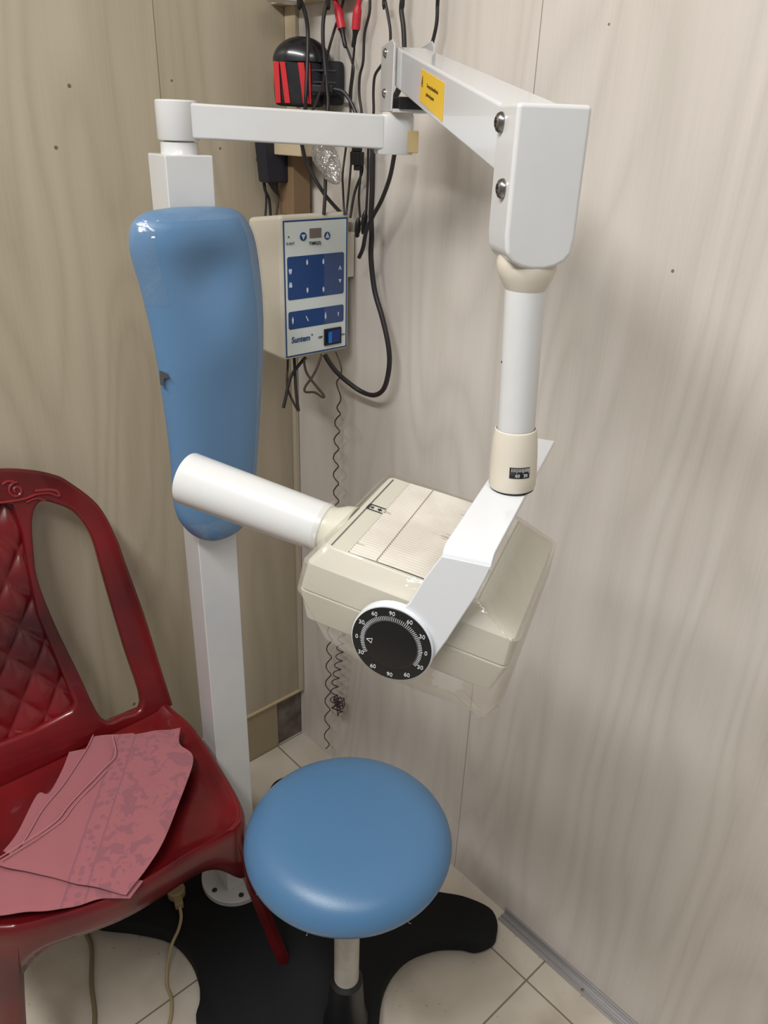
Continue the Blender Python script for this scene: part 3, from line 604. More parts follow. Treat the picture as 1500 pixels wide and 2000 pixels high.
bm = bmesh.new(); box2(bm, (X0, -0.0790, 1.0915), (X0 + 0.004, -0.0405, 1.1215)); sw = finish('switch_frame', bm, M['blackpl'], t, bevel=0.001)
bm = bmesh.new(); prism(bm, [(X0 + 0.003, -0.0735, 1.0955), (X0 + 0.009, -0.0735, 1.0955), (X0 + 0.005, -0.0600, 1.0955), (X0 + 0.0055, -0.0455, 1.0955), (X0 + 0.003, -0.0455, 1.0955)], (0, 0, 0.0225)); finish('rocker', bm, M['switchblue'], sw, bevel=0.0005)
bm = bmesh.new(); box2(bm, (X0 + 0.0065, -0.0735, 1.097), (X0 + 0.0093, -0.0670, 1.1165)); finish('lit_edge', bm, M['switchlit'], sw, bevel=0.0005)

# ================================================================ X-RAY UNIT
post_c = V(0.301, -0.393, 0)
unit = thing('dental_xray_unit', (0.45, -0.36, 0.0), 'white dental x-ray unit on black base with blue back pad and jointed arms', 'x-ray machine')
# base
BP = [(0.728, -0.121), (0.702, -0.143), (0.670, -0.185), (0.652, -0.245), (0.668, -0.310), (0.719, -0.370), (0.79, -0.43), (0.855, -0.50), (0.868, -0.56), (0.825, -0.605), (0.765, -0.60),
      (0.70, -0.565), (0.63, -0.575), (0.57, -0.605), (0.512, -0.603), (0.470, -0.577), (0.435, -0.560), (0.384, -0.550), (0.323, -0.559), (0.262, -0.602), (0.20, -0.655), (0.14, -0.66), (0.105, -0.62), (0.115, -0.56),
      (0.18, -0.49), (0.225, -0.42), (0.225, -0.345), (0.200, -0.275), (0.155, -0.220), (0.134, -0.180), (0.145, -0.146), (0.190, -0.138), (0.275, -0.180), (0.36, -0.205), (0.45, -0.20), (0.53, -0.150), (0.60, -0.095), (0.645, -0.062), (0.700, -0.045), (0.737, -0.078)]
BP = [(0.512, -0.603) if abs(q[0] - 0.57) < 1e-6 else q for q in BP]
BP2 = []
for q in BP:
    if not BP2 or (Vector(q) - Vector(BP2[-1])).length > 1e-4: BP2.append(q)
outl = [(q.x, q.y) for q in catmull([(x, y, 0) for x, y in BP2], 5, True)]
bm = bmesh.new()
cen = Vector((sum(q[0] for q in outl) / len(outl), sum(q[1] for q in outl) / len(outl)))
def inset(d):                                               # move the outline inwards by d along its own normal
    n = len(outl); R_ = []
    area_ = sum(outl[i][0] * outl[(i + 1) % n][1] - outl[(i + 1) % n][0] * outl[i][1] for i in range(n))
    s = 1 if area_ > 0 else -1
    for i in range(n):
        a, b = Vector(outl[i - 1]), Vector(outl[(i + 1) % n]); tt = (b - a).normalized()
        R_.append((outl[i][0] - tt.y * d * s, outl[i][1] + tt.x * d * s))
    return R_
rings = []
for d, z in ((0.006, 0.014), (0.0, 0.018), (0.0, 0.042), (0.002, 0.047), (0.006, 0.050)):
    rings.append([(x, y, z) for x, y in inset(d)])
loft(bm, rings); base = finish('base', bm, M['black'], unit, angle=50)
for x, y in ((0.69, -0.10), (0.185, -0.185), (0.15, -0.615), (0.81, -0.55)):
    bm = bmesh.new(); lathe(bm, (x, y, 0.0), (0, 0, 1), [(0.018, 0), (0.02, 0.003), (0.02, 0.012), (0.012, 0.016)], 20); finish('foot', bm, M['blackpl'], base)
# column with flange and bolts
fc = V(0.318, -0.402, 0.0)
bm = bmesh.new(); lathe(bm, post_c + V(0, 0, 0.050), (0, 0, 1), [(0.070, 0), (0.070, 0.010), (0.068, 0.012)], 56); fl = finish('flange', bm, M['white'], unit)
for k in range(6):
    a = math.radians(-22 + 60 * k)
    bm = bmesh.new(); lathe(bm, post_c + V(0.056 * math.cos(a), 0.056 * math.sin(a), 0.060), (0, 0, 1), [(0.0052, 0), (0.0052, 0.003), (0.0035, 0.0045)], 14); finish('bolt', bm, M['blackpl'], fl)
fa = math.radians(-8); fx, fy = V(math.cos(fa), math.sin(fa), 0), V(-math.sin(fa), math.cos(fa), 0)
bm = bmesh.new(); box(bm, post_c + V(0, 0, (0.061 + 1.41) / 2), (0.032, 0.032, (1.41 - 0.061) / 2), (fx, fy, V(0, 0, 1))); finish('column', bm, M['white'], unit, bevel=0.002)
bm = bmesh.new(); lathe(bm, post_c + V(0, 0, 1.408), (0, 0, 1), [(0.026, 0), (0.024, 0.003), (0.0235, 0.016), (0.019, 0.016), (0.019, 0.020)], 40); finish('collar', bm, M['white'], unit)

# back pad: rounded vinyl cushion following the outline in the photo
xs = 0.372
PO = [(-0.456, 1.3505), (-0.437, 1.352), (-0.407, 1.3515), (-0.378, 1.3505), (-0.351, 1.343), (-0.332, 1.314), (-0.324, 1.262), (-0.322, 1.200), (-0.327, 1.118), (-0.336, 0.995), (-0.345, 0.930), (-0.366, 0.890), (-0.392, 0.879),
      (-0.417, 0.877), (-0.441, 0.884), (-0.462, 0.908), (-0.475, 0.945), (-0.476, 1.035), (-0.483, 1.145), (-0.489, 1.210), (-0.497, 1.262), (-0.505, 1.306), (-0.499, 1.334), (-0.480, 1.3475)]
PO = [(q.x, q.y) for q in catmull([(y, z, 0) for y, z in PO], 4, True)]
PO = [(y * 1.03 + 0.0185, 1.352 + (z - 1.352) * 1.012) for y, z in PO]
zt_, zb_ = max(q[1] for q in PO), min(q[1] for q in PO)
def edges(z):
    ys = []
    for i in range(len(PO)):
        (y0, z0), (y1, z1) = PO[i], PO[(i + 1) % len(PO)]
        if (z0 - z) * (z1 - z) <= 0 and abs(z1 - z0) > 1e-9: ys.append(y0 + (y1 - y0) * (z - z0) / (z1 - z0))
    return min(ys), max(ys)
def padmesh(grow=0.0, lift=0.0):
    bm = bmesh.new(); rings = []; NZ, NU = 56, 30; T = 0.030
    for k in range(1, NZ):
        s = 0.5 - 0.5 * math.cos(math.pi * k / NZ); z = zb_ + (zt_ - zb_) * s
        y0, y1 = edges(z); yc = (y0 + y1) / 2; hw_ = (y1 - y0) / 2 + grow
        dz = min((zt_ - z) / 0.022, (z - zb_) / 0.035)
        e = math.sqrt(max(0.0, 1 - (1 - min(1, dz)) ** 2)) ** 0.8
        ring = []
        for i in range(NU + 1):                              # front face, left to right
            a = math.pi * i / NU; u = -math.cos(a); t_ = T * (max(0.0, 1 - abs(u) ** 3.2)) ** 0.5 * e
            y = yc + hw_ * u; t_ += 0.004 * e * (1 - u * u) * min(1, hw_ / 0.08)
            inner = max(0.0, 1 - u * u)
            hol = 0.012 * math.exp(-((z - 1.272) / 0.034) ** 2) * math.exp(-((y + 0.405) / 0.040) ** 2)
            rid = 0.004 * math.exp(-((z - 1.312) / 0.020) ** 2) + 0.007 * math.exp(-((z - 1.185) / 0.045) ** 2) * math.exp(-((y + 0.385) / 0.05) ** 2)
            lean = -0.012 * min(1.0, max(0.0, (1.15 - z) / 0.2))
            ring.append((xs - 0.018 + t_ + (rid * e * min(1, dz) - hol) * inner + lean * e + lift, y, z))
        for i in range(1, 12):
            u = math.cos(math.pi * i / 12); ring.append((xs - 0.018 - 0.014 * (max(0, 1 - u ** 4)) ** 0.5 * e, yc + hw_ * u, z))
        rings.append(ring)
    loft(bm, rings)
    return bm
pad = finish('back_pad', padmesh(), M['blue'], unit, sub=1, angle=180)
bm = padmesh(0.002, 0.0022)
bm.verts.index_update(); bm.verts.ensure_lookup_table(); per = 42; keep = []
for f in bm.faces:
    ii = [v_.index % per for v_ in f.verts]; z = f.calc_center_median().z
    i_ = min(ii) if max(ii) - min(ii) < 5 else 99
    ok = (22 <= i_ <= 29) or (i_ <= 6 and z > 1.235) or (2 <= i_ <= 28 and (z < 0.912 or z > 1.340))
    if not ok: keep.append(f)
bmesh.ops.delete(bm, geom=keep, context='FACES')
finish('plastic_wrap', bm, M['filmpad'], pad, angle=180)
bm = bmesh.new(); prism(bm, [(0.362, -0.4805, 1.152), (0.372, -0.475, 1.149), (0.371, -0.472, 1.145), (0.366, -0.477, 1.142), (0.365, -0.478, 1.132), (0.361, -0.4805, 1.133)], (0.002, -0.002, 0))
finish('torn_tape_scrap', bm, M['steel'], pad, flat=True)
bm = bmesh.new(); box(bm, V(0.343, -0.402, 1.2), (0.010, 0.022, 0.08), (fx, fy, V(0, 0, 1))); finish('pad_bracket', bm, M['steel'], unit, bevel=0.001)

# horizontal arm
E1 = V(0.444, -0.144, 0); HC = V(0.301, -0.393, 0)
a1 = (E1 - HC).normalized(); s1 = V(a1.y, -a1.x, 0)
arm = thing('hinge_tmp', (0, 0, 0), None, None); bpy.data.objects.remove(arm)
bm = bmesh.new(); lathe(bm, HC + V(0, 0, 1.426), (0, 0, 1), [(0.0255, 0), (0.0265, 0.002), (0.0265, 0.044), (0.025, 0.046)], 48)
hub = finish('swivel_hub', bm, M['white'], unit)
bm = bmesh.new()
def sect(c, hw, z0, z1): return [c + s1 * hw + V(0, 0, z0), c + s1 * hw + V(0, 0, z1), c - s1 * hw + V(0, 0, z1), c - s1 * hw + V(0, 0, z0)]
loft(bm, [sect(HC + a1 * 0.010, 0.020, 1.4285, 1.4695), sect(HC + a1 * 0.045, 0.018, 1.4280, 1.4685), sect(E1 - a1 * 0.02, 0.017, 1.4225, 1.4640)])
finish('horizontal_arm', bm, M['white'], unit, bevel=0.003, segs=3)
bm = bmesh.new(); rings = []
for z, k in ((1.4165, 0.96), (1.418, 1.0), (1.463, 1.0), (1.4645, 0.97)):
    r = []
    for i in range(40):
        a = 2 * math.pi * i / 40; x = math.cos(a); y = math.sin(a)
        r.append(E1 + a1 * (x * 0.022 * k if x > 0 else max(x * 1.6, -1.3) * 0.022 * k) + s1 * (math.copysign(abs(y) ** 0.8, y) * 0.020 * k) + V(0, 0, z))
    rings.append(r)
loft(bm, rings); el = finish('elbow_block', bm, M['white'], unit)
sq = E1 + a1 * 0.017 + s1 * 0.008
bm = bmesh.new(); box(bm, sq + V(0, 0, 1.4325), (0.009, 0.010, 0.0135), (a1, s1, V(0, 0, 1))); finish('elbow_insert', bm, mat('yellowed_plastic', srgb(186, 164, 118), 0.5), unit, bevel=0.001)

# U bracket and sloping scissor arm
T0 = V(0.89727, -0.41698, 0)
d2 = (T0 - E1).normalized(); L2 = V(d2.y, -d2.x, 0)           # L2: side seen from the left
if L2.y > 0: L2 = -L2
U = V(0, 0, 1)
S0 = E1 - L2 * 0.012
br = None
bm = bmesh.new()
for s in (1, -1):
    q = S0 + L2 * (0.0245 * s)
    prism(bm, [q + d2 * -0.050 + U * 1.468, q + d2 * 0.026 + U * 1.468, q + d2 * 0.032 + U * 1.500, q + d2 * 0.034 + U * 1.543, q + d2 * 0.020 + U * 1.5495, q + d2 * -0.050 + U * 1.5455], L2 * (0.0022 * s))
box(bm, S0 + d2 * -0.010 + U * 1.469, (0.042, 0.0245, 0.0022), (d2, L2, U))
br = finish('arm_bracket', bm, M['white'], unit, bevel=0.0008)
bm = bmesh.new(); box(bm, S0 + d2 * 0.0 + U * 1.478, (0.036, 0.018, 0.007), (d2, L2, U)); finish('spring_housing', bm, M['blackpl'], br, bevel=0.001)
bm = bmesh.new(); lathe(bm, E1 + V(0, 0, 1.4635), (0, 0, 1), [(0.021, 0), (0.021, 0.004)], 36); finish('pivot_washer', bm, M['cream2'], br)
def bolt(c, ax, r, parent):
    bm = bmesh.new(); lathe(bm, c, ax, [(r, 0), (r, r * 0.15), (r * 0.86, r * 0.42), (r * 0.5, r * 0.62), (r * 0.45, r * 0.60), (r * 0.42, r * 0.35), (0.0001, r * 0.33)], 24)
    return finish('bolt', bm, M['steel'], parent)
for z in (1.490, 1.5365): bolt(S0 + L2 * 0.0267 + d2 * -0.018 + U * z, L2, 0.0058, br)
bm = bmesh.new()
def s2(c, hw, z0, z1): return [c + L2 * hw + U * z0, c + L2 * hw + U * z1, c - L2 * hw + U * z1, c - L2 * hw + U * z0]
A0, A1 = S0 + d2 * 0.016, T0 - d2 * 0.012
loft(bm, [s2(A0, 0.0205, 1.4965, 1.5415), s2(A1, 0.0265, 1.4185, 1.4665)])
sa = finish('scissor_arm', bm, M['white2'], unit, bevel=0.003, segs=3)
# warning sticker on the arm side
def armpt(t_, h_, off=0.0):
    c = A0 + (A1 - A0) * t_; hw = 0.0205 + (0.0265 - 0.0205) * t_
    z0 = 1.4965 + (1.4185 - 1.4965) * t_; z1 = 1.5415 + (1.4665 - 1.5415) * t_
    return c + L2 * (hw + off) + U * (z0 + (z1 - z0) * h_)
ta, tb = 0.35, 0.585
bm = bmesh.new(); prism(bm, [armpt(ta, .17, .0002), armpt(tb, .10, .0002), armpt(tb, .83, .0002), armpt(ta, .84, .0002)], L2 * 0.0004)
st = finish('warning_sticker', bm, M['yellow'], sa, flat=True)
xd = (armpt(tb, .5) - armpt(ta, .5)).normalized()
if True:
    ud = (U - xd * xd.dot(U)).normalized()
    pa = armpt(ta + (tb - ta) * 0.55, .58, .0008); pb = armpt(ta + (tb - ta) * 0.46, .40, .0008)
    text_part('warning_lettering', 'X-ray may be harmful to the', 0.0050, pa, xd, ud, M['ink'], st)
    text_part('warning_lettering', 'patient and operator', 0.0050, pb, xd, ud, M['ink'], st)
    bm = bmesh.new(); q0 = armpt(ta + (tb - ta) * 0.06, .50, .0008)
    for a_, b_ in (((0, 0), (0.008, 0)), ((0.008, 0), (0.004, 0.010)), ((0.004, 0.010), (0, 0))):
        p0 = q0 + xd * (a_[0] - 0.001) + ud * a_[1]; p1 = q0 + xd * (b_[0] - 0.001) + ud * b_[1]
        tube(bm, [p0, p1], 0.00035, 5, 1)
    box(bm, q0 + xd * 0.003 + ud * 0.004, (0.0004, 0.0003, 0.002), (xd, L2, ud))
    finish('warning_triangle', bm, M['ink'], st, flat=True)

# drop block at the arm's end
TA = V(0.89727, -0.41698, 1.34278); TB = V(0.90288, -0.41193, 1.16129)
bm = bmesh.new(); hw = 0.0285; zt = 1.4685
NA = 9
def blockring(xo):
    P = [T0 + d2 * xo + L2 * hw + U * zt, T0 + d2 * xo - L2 * hw + U * zt, T0 + d2 * xo - L2 * hw + U * 1.378]
    for k in range(1, NA):
        a = math.pi * k / NA
        P.append(T0 + d2 * xo - L2 * hw * math.cos(a) * 1.0 + U * (1.374 - 0.021 * math.sin(a) ** 0.8))
    P.append(T0 + d2 * xo + L2 * hw + U * 1.378)
    return P
prism(bm, blockring(-0.0225), d2 * 0.045)
blk = finish('drop_block', bm, M['white'], unit, bevel=0.0035, segs=3)
bolt(T0 + L2 * (hw + 0.0002) + d2 * -0.011 + U * 1.4555, L2, 0.0074, blk)
bolt(T0 + L2 * (hw + 0.0002) + d2 * 0.006 + U * 1.4105, L2, 0.0074, blk)
tdir = (TB - TA).normalized()
bm = bmesh.new()
loft(bm, [[TA + tdir * hh_ + L2 * (math.cos(a) * r_ * ex_) + d2 * (math.sin(a) * r_) for a in [2 * math.pi * i / 44 for i in range(44)]] for r_, hh_, ex_ in
          ((0.0195, -0.024, 1.10), (0.0215, -0.014, 1.14), (0.0218, -0.008, 1.12), (0.0200, -0.001, 1.08), (0.0178, 0.0055, 1.0), (0.0166, 0.008, 1.0))])
finish('neck', bm, M['cream2'], unit)
tl = (TB - TA).length
bm = bmesh.new(); lathe(bm, TA, tdir, [(0.0165, -0.01), (0.0165, tl - 0.02)], 48); tb_ = finish('drop_tube', bm, M['white'], unit)
bm = bmesh.new(); lathe(bm, TA + tdir * 0.068 + L2 * 0.0163 , L2, [(0.0012, 0), (0.0008, 0.0006)], 10); finish('set_screw', bm, M['blackpl'], tb_)
# swivel collar with an angle scale
CB = TB + tdir * 0.001
bm = bmesh.new(); lathe(bm, CB, -tdir, [(0.0205, 0.0), (0.0212, 0.002), (0.0214, 0.012), (0.0208, 0.03), (0.0196, 0.048), (0.0182, 0.0545), (0.0172, 0.0552), (0.0170, 0.050)], 56, True, False)
sc_ = finish('swivel_collar', bm, M['cream2'], unit)
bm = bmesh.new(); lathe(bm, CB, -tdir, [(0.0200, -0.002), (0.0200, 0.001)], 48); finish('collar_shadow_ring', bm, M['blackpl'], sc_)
def colpt(ang, h, r=0.0217):
    # ang: degrees around the tube, 0 faces the camera side
    f0 = V(0.62, -0.785, 0); r0 = V(0.785, 0.62, 0)
    a = math.radians(ang); return CB - tdir * h + (f0 * math.cos(a) + r0 * math.sin(a)) * r
bm = bmesh.new(); n_ = 10
lo_ = [colpt(-8 + 50 * i / n_, 0.0155) for i in range(n_ + 1)]; hi_ = [colpt(-8 + 50 * i / n_, 0.0255, 0.0215) for i in range(n_ + 1)]
lo2 = [colpt(-8 + 50 * i / n_, 0.0155, 0.0205) for i in range(n_ + 1)]; hi2 = [colpt(-8 + 50 * i / n_, 0.0255, 0.0203) for i in range(n_ + 1)]
loft(bm, [lo_, hi_, hi2, lo2, ], False, False, False)
scl = finish('angle_scale', bm, M['dial'], sc_, solid=0.0004)
bm = bmesh.new()
for i in range(15):
    a = -3 + 42 * i / 14; lg = 0.0042 if i % 5 == 4 else 0.003
    top = colpt(a, 0.0249, 0.0219); bot = colpt(a, 0.0249 - lg, 0.0219); sd = (colpt(a + 1, 0.02) - colpt(a - 1, 0.02)).normalized()
    box(bm, (top + bot) / 2, (0.00018, 0.00015, lg / 2), (sd, sd.cross(tdir), tdir))
finish('scale_ticks', bm, M['dialwhite'], scl, flat=True)
for a, s_ in ((11, '60'), (30, '30')):
    sd = (colpt(a + 2, 0.0145) - colpt(a - 2, 0.0145)).normalized()
    text_part('scale_number', s_, 0.0042, colpt(a, 0.0182, 0.0221), sd, -tdir, M['dialwhite'], scl)

# yoke: plate under the collar, then the side arm that carries the dial
pm = V(0.9598, -0.5344, 1.158); w = V(0.452, -0.892, 0).normalized(); v = V(0.892, 0.452, 0).normalized()
Oc = pm + v * -0.057 + U * -0.100
bm = bmesh.new()
th = 0.006
# plate as a bent strip: profile in (w,z), swept over v
def prof(off):
    P = [(-0.272, 0.0), (-0.012, 0.0)]
    for k in range(1, 7):
        a = math.pi / 2 * k / 6 * 0.98; P.append((-0.012 + 0.012 * math.sin(a), -0.012 * (1 - math.cos(a))))
    return [(a_ , b_ ) for a_, b_ in P]
pr = prof(0)
top_ = [pm + w * a_ + U * b_ for a_, b_ in pr]
bot_ = []
for k, (a_, b_) in enumerate(pr):
    nn = V(0, 0, 1) if k < 2 else (w * math.sin(math.pi / 2 * (k - 1) / 6) + U * math.cos(math.pi / 2 * (k - 1) / 6))
    bot_.append(pm + w * a_ + U * b_ - nn * th)
rings = []
for tpt, bpt in zip(top_, bot_):
    rings.append([tpt - v * 0.020, tpt + v * 0.020, bpt + v * 0.020, bpt - v * 0.020])
loft(bm, rings)
yk = finish('yoke', bm, M['white2'], unit, bevel=0.0012)
# arm polygon in (v,z) relative to pm
R_d = 0.0372; oc = (-0.057, -0.100)
def tangent(px0, pz0, side):
    dx, dz = oc[0] - px0, oc[1] - pz0; d = math.hypot(dx, dz); base_a = math.atan2(dz, dx); al = math.asin(R_d / d)
    a = base_a + side * al; l = math.sqrt(d * d - R_d * R_d)
    return (px0 + l * math.cos(a), pz0 + l * math.sin(a))
tr_ = tangent(0.020, -0.012, 1); tl_ = tangent(-0.020, -0.012, -1)
ar = math.atan2(tr_[1] - oc[1], tr_[0] - oc[0]); al_ = math.atan2(tl_[1] - oc[1], tl_[0] - oc[0])
poly = [(-0.020, -0.010), (0.020, -0.010), (0.021, -0.030), (0.012, -0.070)]
poly = [(-0.020, -0.008), (0.020, -0.008), (0.0165, -0.020), (0.0100, -0.0385), (0.0002, -0.0613), (-0.0100, -0.0855)]
a_start, a_end = math.atan2(-0.108 - oc[1], -0.0200 - oc[0]), math.atan2(-0.0645 - oc[1], -0.0490 - oc[0])
while a_start < a_end: a_start += 2 * math.pi
for k in range(33):
    a = a_start + (a_end - a_start) * k / 32; poly.append((oc[0] + R_d * math.cos(a), oc[1] + R_d * math.sin(a)))
poly += [(-0.0445, -0.0585), (-0.0330, -0.0320)]
bm = bmesh.new(); prism(bm, [pm + v * a_ + U * b_ for a_, b_ in poly], -w * th)
finish('yoke_side', bm, M['white2'], unit, bevel=0.0012)
# dial
bm = bmesh.new(); lathe(bm, Oc - w * 0.004, w, [(0.0368, 0), (0.0372, 0.006), (0.0368, 0.0078), (0.0358, 0.0082)], 72); finish('dial_housing', bm, M['white2'], unit)
bm = bmesh.new(); lathe(bm, Oc + w * 0.0040, w, [(0.0357, 0), (0.0357, 0.0010), (0.0353, 0.0013)], 72); dl = finish('angle_dial', bm, M['dial'], unit)
bm = bmesh.new(); lathe(bm, Oc + w * 0.0052, w, [(0.0235, 0), (0.0235, 0.0016), (0.0222, 0.0020)], 64); kn = finish('centre_knob', bm, mat('knob_black', srgb(9, 9, 11), 0.45), dl)
bm = bmesh.new(); lathe(bm, Oc + w * 0.0053, w, [(0.0243, 0), (0.0243, 0.0004)], 64); finish('knob_ring', bm, mat('grey_ring', srgb(96, 98, 100), 0.5), dl)
bm = bmesh.new()
DF = 0.0055
for i in range(96):
    a = 2 * math.pi * i / 96
    dr = v * math.cos(a) + U * math.sin(a); td = -v * math.sin(a) + U * math.cos(a)
    if -150 < math.degrees(math.atan2(math.sin(a), math.cos(a))) < -35: continue
    lg = 0.0016 if i % 8 else 0.0022
    box(bm, Oc + w * DF + dr * (0.0262), (lg, 0.00026, 0.00015), (dr, td, w))
finish('dial_ticks', bm, M['dialwhite'], dl, flat=True)
for ang, s_ in ((180, '0'), (150, '30'), (120, '60'), (90, '90'), (60, '60'), (30, '30'), (0, '0'), (-30, '30'), (-60, '60'), (-90, '90'), (-120, '60'), (-150, '30')):
    a = math.radians(ang)
    text_part('dial_number', s_, 0.0055, Oc + w * (DF + 0.0001) + (v * math.cos(a) + U * math.sin(a)) * 0.0312, v, U, M['dialwhite'], dl)
bm = bmesh.new(); q0 = Oc + w * 0.0074 - v * 0.0185 + U * 0.0008
for a_, b_ in (((-0.003, 0.0006), (0.0024, 0.0022)), ((0.0024, 0.0022), (0.0015, -0.0026)), ((0.0015, -0.0026), (-0.003, 0.0006))):
    tube(bm, [q0 + v * a_[0] + U * a_[1], q0 + v * b_[0] + U * b_[1]], 0.0003, 5, 1)
finish('pointer_mark', bm, M['dialwhite'], kn, flat=True)

# x-ray head, tilted 9 degrees about the dial axis
tt = math.radians(9)
h = v * math.cos(tt) - U * math.sin(tt); n = v * math.sin(tt) + U * math.cos(tt)
def HP(a, b, c): return Oc + w * a + h * b + n * c
def hring(w0, w1, h0, h1, c, r=0.006, k=3):
    P = []
    for cx, cy, a0 in ((w1 - r, h1 - r, 0), (w0 + r, h1 - r, 90), (w0 + r, h0 + r, 180), (w1 - r, h0 + r, 270)):
        for i in range(k + 1):
            a = math.radians(a0 + 90 * i / k); P.append(HP(cx + r * math.cos(a), cy + r * math.sin(a), c))
    return P
bm = bmesh.new()
loft(bm, [hring(-0.178, -0.034, -0.078, 0.076, -0.040), hring(-0.180, -0.030, -0.080, 0.078, -0.034), hring(-0.192, -0.018, -0.090, 0.090, -0.026), hring(-0.198, -0.011, -0.097, 0.097, 0.006),
          hring(-0.1975, -0.0108, -0.0965, 0.0965, 0.0072), hring(-0.1965, -0.0122, -0.095, 0.095, 0.0078), hring(-0.1965, -0.0122, -0.095, 0.095, 0.0088), hring(-0.1975, -0.0108, -0.0965, 0.0965, 0.0094),
          hring(-0.196, -0.012, -0.094, 0.095, 0.036), hring(-0.186, -0.024, -0.084, 0.058, 0.052)])
hd = finish('head_housing', bm, M['cream'], unit, bevel=0.0025, segs=3, angle=25)
# ribbed top plate, gently arched
bm = bmesh.new(); nr = 40; rings = []
top0, top1 = -0.184, -0.026
for i in range(nr * 4 + 1):
    ww = top0 + (top1 - top0) * i / (nr * 4); ph = (i % 4)
    hh = 0.0018 if ph in (1, 2) else 0.0004
    row = []
    for j in range(13):
        s = j / 12; b = -0.062 + 0.118 * s; row.append(HP(ww, b, 0.0518 + 0.0016 * math.sin(math.pi * s) + hh))
    rings.append(row)
loft(bm, rings, False, False, False)
rib_mat = mat('ribbed_ivory', srgb(206, 201, 191), 0.5, col2=srgb(190, 183, 172), vscale=18)
g = G(rib_mat); pb_ = rib_mat.node_tree.nodes['Principled BSDF']; src = pb_.inputs['Base Color'].links[0].from_socket
tc = g.n('ShaderNodeTexCoord')
def dotn(vec_):
    x = g.n('ShaderNodeVectorMath', operation='DOT_PRODUCT'); g.l(tc.outputs['Object'], x.inputs[0]); x.inputs[1].default_value = vec_; return x.outputs['Value']
cx = g.n('ShaderNodeCombineXYZ'); g.l(g.math('MULTIPLY', dotn(w), 110.0), cx.inputs[0]); g.l(g.math('MULTIPLY', dotn(v), 14.0), cx.inputs[1])
nn_ = g.n('ShaderNodeTexNoise'); nn_.inputs['Scale'].default_value = 1.0; nn_.inputs['Detail'].default_value = 3; g.l(cx.outputs[0], nn_.inputs['Vector'])
g.l(g.mix(g.math('MULTIPLY', g.math('GREATER_THAN', nn_.outputs['Fac'], 0.66), 0.45), src, srgb(120, 108, 88)), pb_.inputs['Base Color'])
finish('ribbed_cover', bm, rib_mat, hd, flat=False, angle=60)
bm = bmesh.new()
for ww in (-0.118, -0.075):                                   # long grooves
    pass
for i in range(62):
    q = HP(top1 - 0.002 - (top1 - top0 - 0.006) * i / 61, -0.0790, 0.0523); box(bm, q, (0.00045, 0.0007, 0.0003), (w, h, n))
finish('vent_dots', bm, M['dark'], hd, flat=True)
bm = bmesh.new()
for b in (-0.062, -0.036): box(bm, HP((top0 + top1) / 2, b, 0.0526 + (0.0018 if b > -0.05 else 0)), (abs(top1 - top0) / 2, 0.0003, 0.0004), (w, h, n))
finish('cover_seam', bm, mat('seam_grey', srgb(150, 142, 126), 0.6), hd, flat=True)
cI = HP(-0.112, -0.0700, 0.0527)
bm = bmesh.new()
for a_, b_, p_, q_ in ((0, 0.0085, 0.0050, 0.0004), (0, -0.0085, 0.0050, 0.0011)): box(bm, cI + h * b_, (p_, q_, 0.0003), (w, h, n))
for s in (1, -1): box(bm, cI + w * 0.0050 * s, (0.0004, 0.0089, 0.0003), (w, h, n))
box(bm, cI + h * 0.003, (0.0022, 0.0006, 0.0003), (w, h, n)); box(bm, cI + h * 0.003, (0.0006, 0.0022, 0.0003), (w, h, n))
box(bm, cI - h * 0.004, (0.0018, 0.0004, 0.0003), (w, h, n)); box(bm, cI - h * 0.0055, (0.0016, 0.0004, 0.0003), (w, h, n))
finish('type_mark', bm, M['dark'], hd, flat=True)
# cone
ca = HP(-0.100, -0.272, 0.019); cb = HP(-0.100, -0.113, 0.019); cc = HP(-0.100, -0.092, 0.019)
cd = (ca - cb).normalized(); cl = (ca - cb).length
bm = bmesh.new(); lathe(bm, cb, cd, [(0.0238, 0), (0.0246, 0.001), (0.0276, cl - 0.001), (0.0272, cl), (0.0245, cl), (0.0225, 0.01)], 64); finish('cone_tube', bm, M['white'], unit)
bm = bmesh.new(); lathe(bm, cc, cd, [(0.031, -0.004), (0.029, 0.006), (0.0238, 0.016), (0.0234, (cb - cc).length + 0.0005)], 48); finish('cone_collar', bm, M['cream'], unit)
# clear wrapping over the head
bm = bmesh.new(); random.seed(3)
def wrap(w0, w1, h0, h1, c, j=0.0018):
    r = hring(w0, w1, h0, h1, c, 0.01, 5)
    return [q + V(random.uniform(-j, j), random.uniform(-j, j), random.uniform(-j, j)) for q in r]
loft(bm, [wrap(-0.15, -0.055, 0.030, 0.062, -0.074, .003), wrap(-0.188, -0.026, -0.01, 0.094, -0.066, .003), wrap(-0.201, -0.0100, -0.070, 0.1005, -0.034), wrap(-0.202, -0.0092, -0.1005, 0.1005, 0.004, .0005), wrap(-0.200, -0.0095, -0.0985, 0.099, 0.036, .0005), wrap(-0.189, -0.0215, -0.0870, 0.061, 0.0545, .0005)], True, False, False)
finish('plastic_wrap', bm, M['filmbag'], hd)
bm = bmesh.new()
loft(bm, [[cc + cd * (0.02 + 0.0) + (basis(cd)[0] * math.cos(a) + basis(cd)[1] * math.sin(a)) * (0.027 + 0.0035 * math.sin(5 * a + 1)) for a in [2 * math.pi * i / 40 for i in range(40)]],
          [cb + cd * 0.006 + (basis(cd)[0] * math.cos(a) + basis(cd)[1] * math.sin(a)) * (0.0262 + 0.0012 * math.sin(7 * a)) for a in [2 * math.pi * i / 40 for i in range(40)]]], True, False, False)
finish('cone_wrap', bm, M['filmhead'], hd)

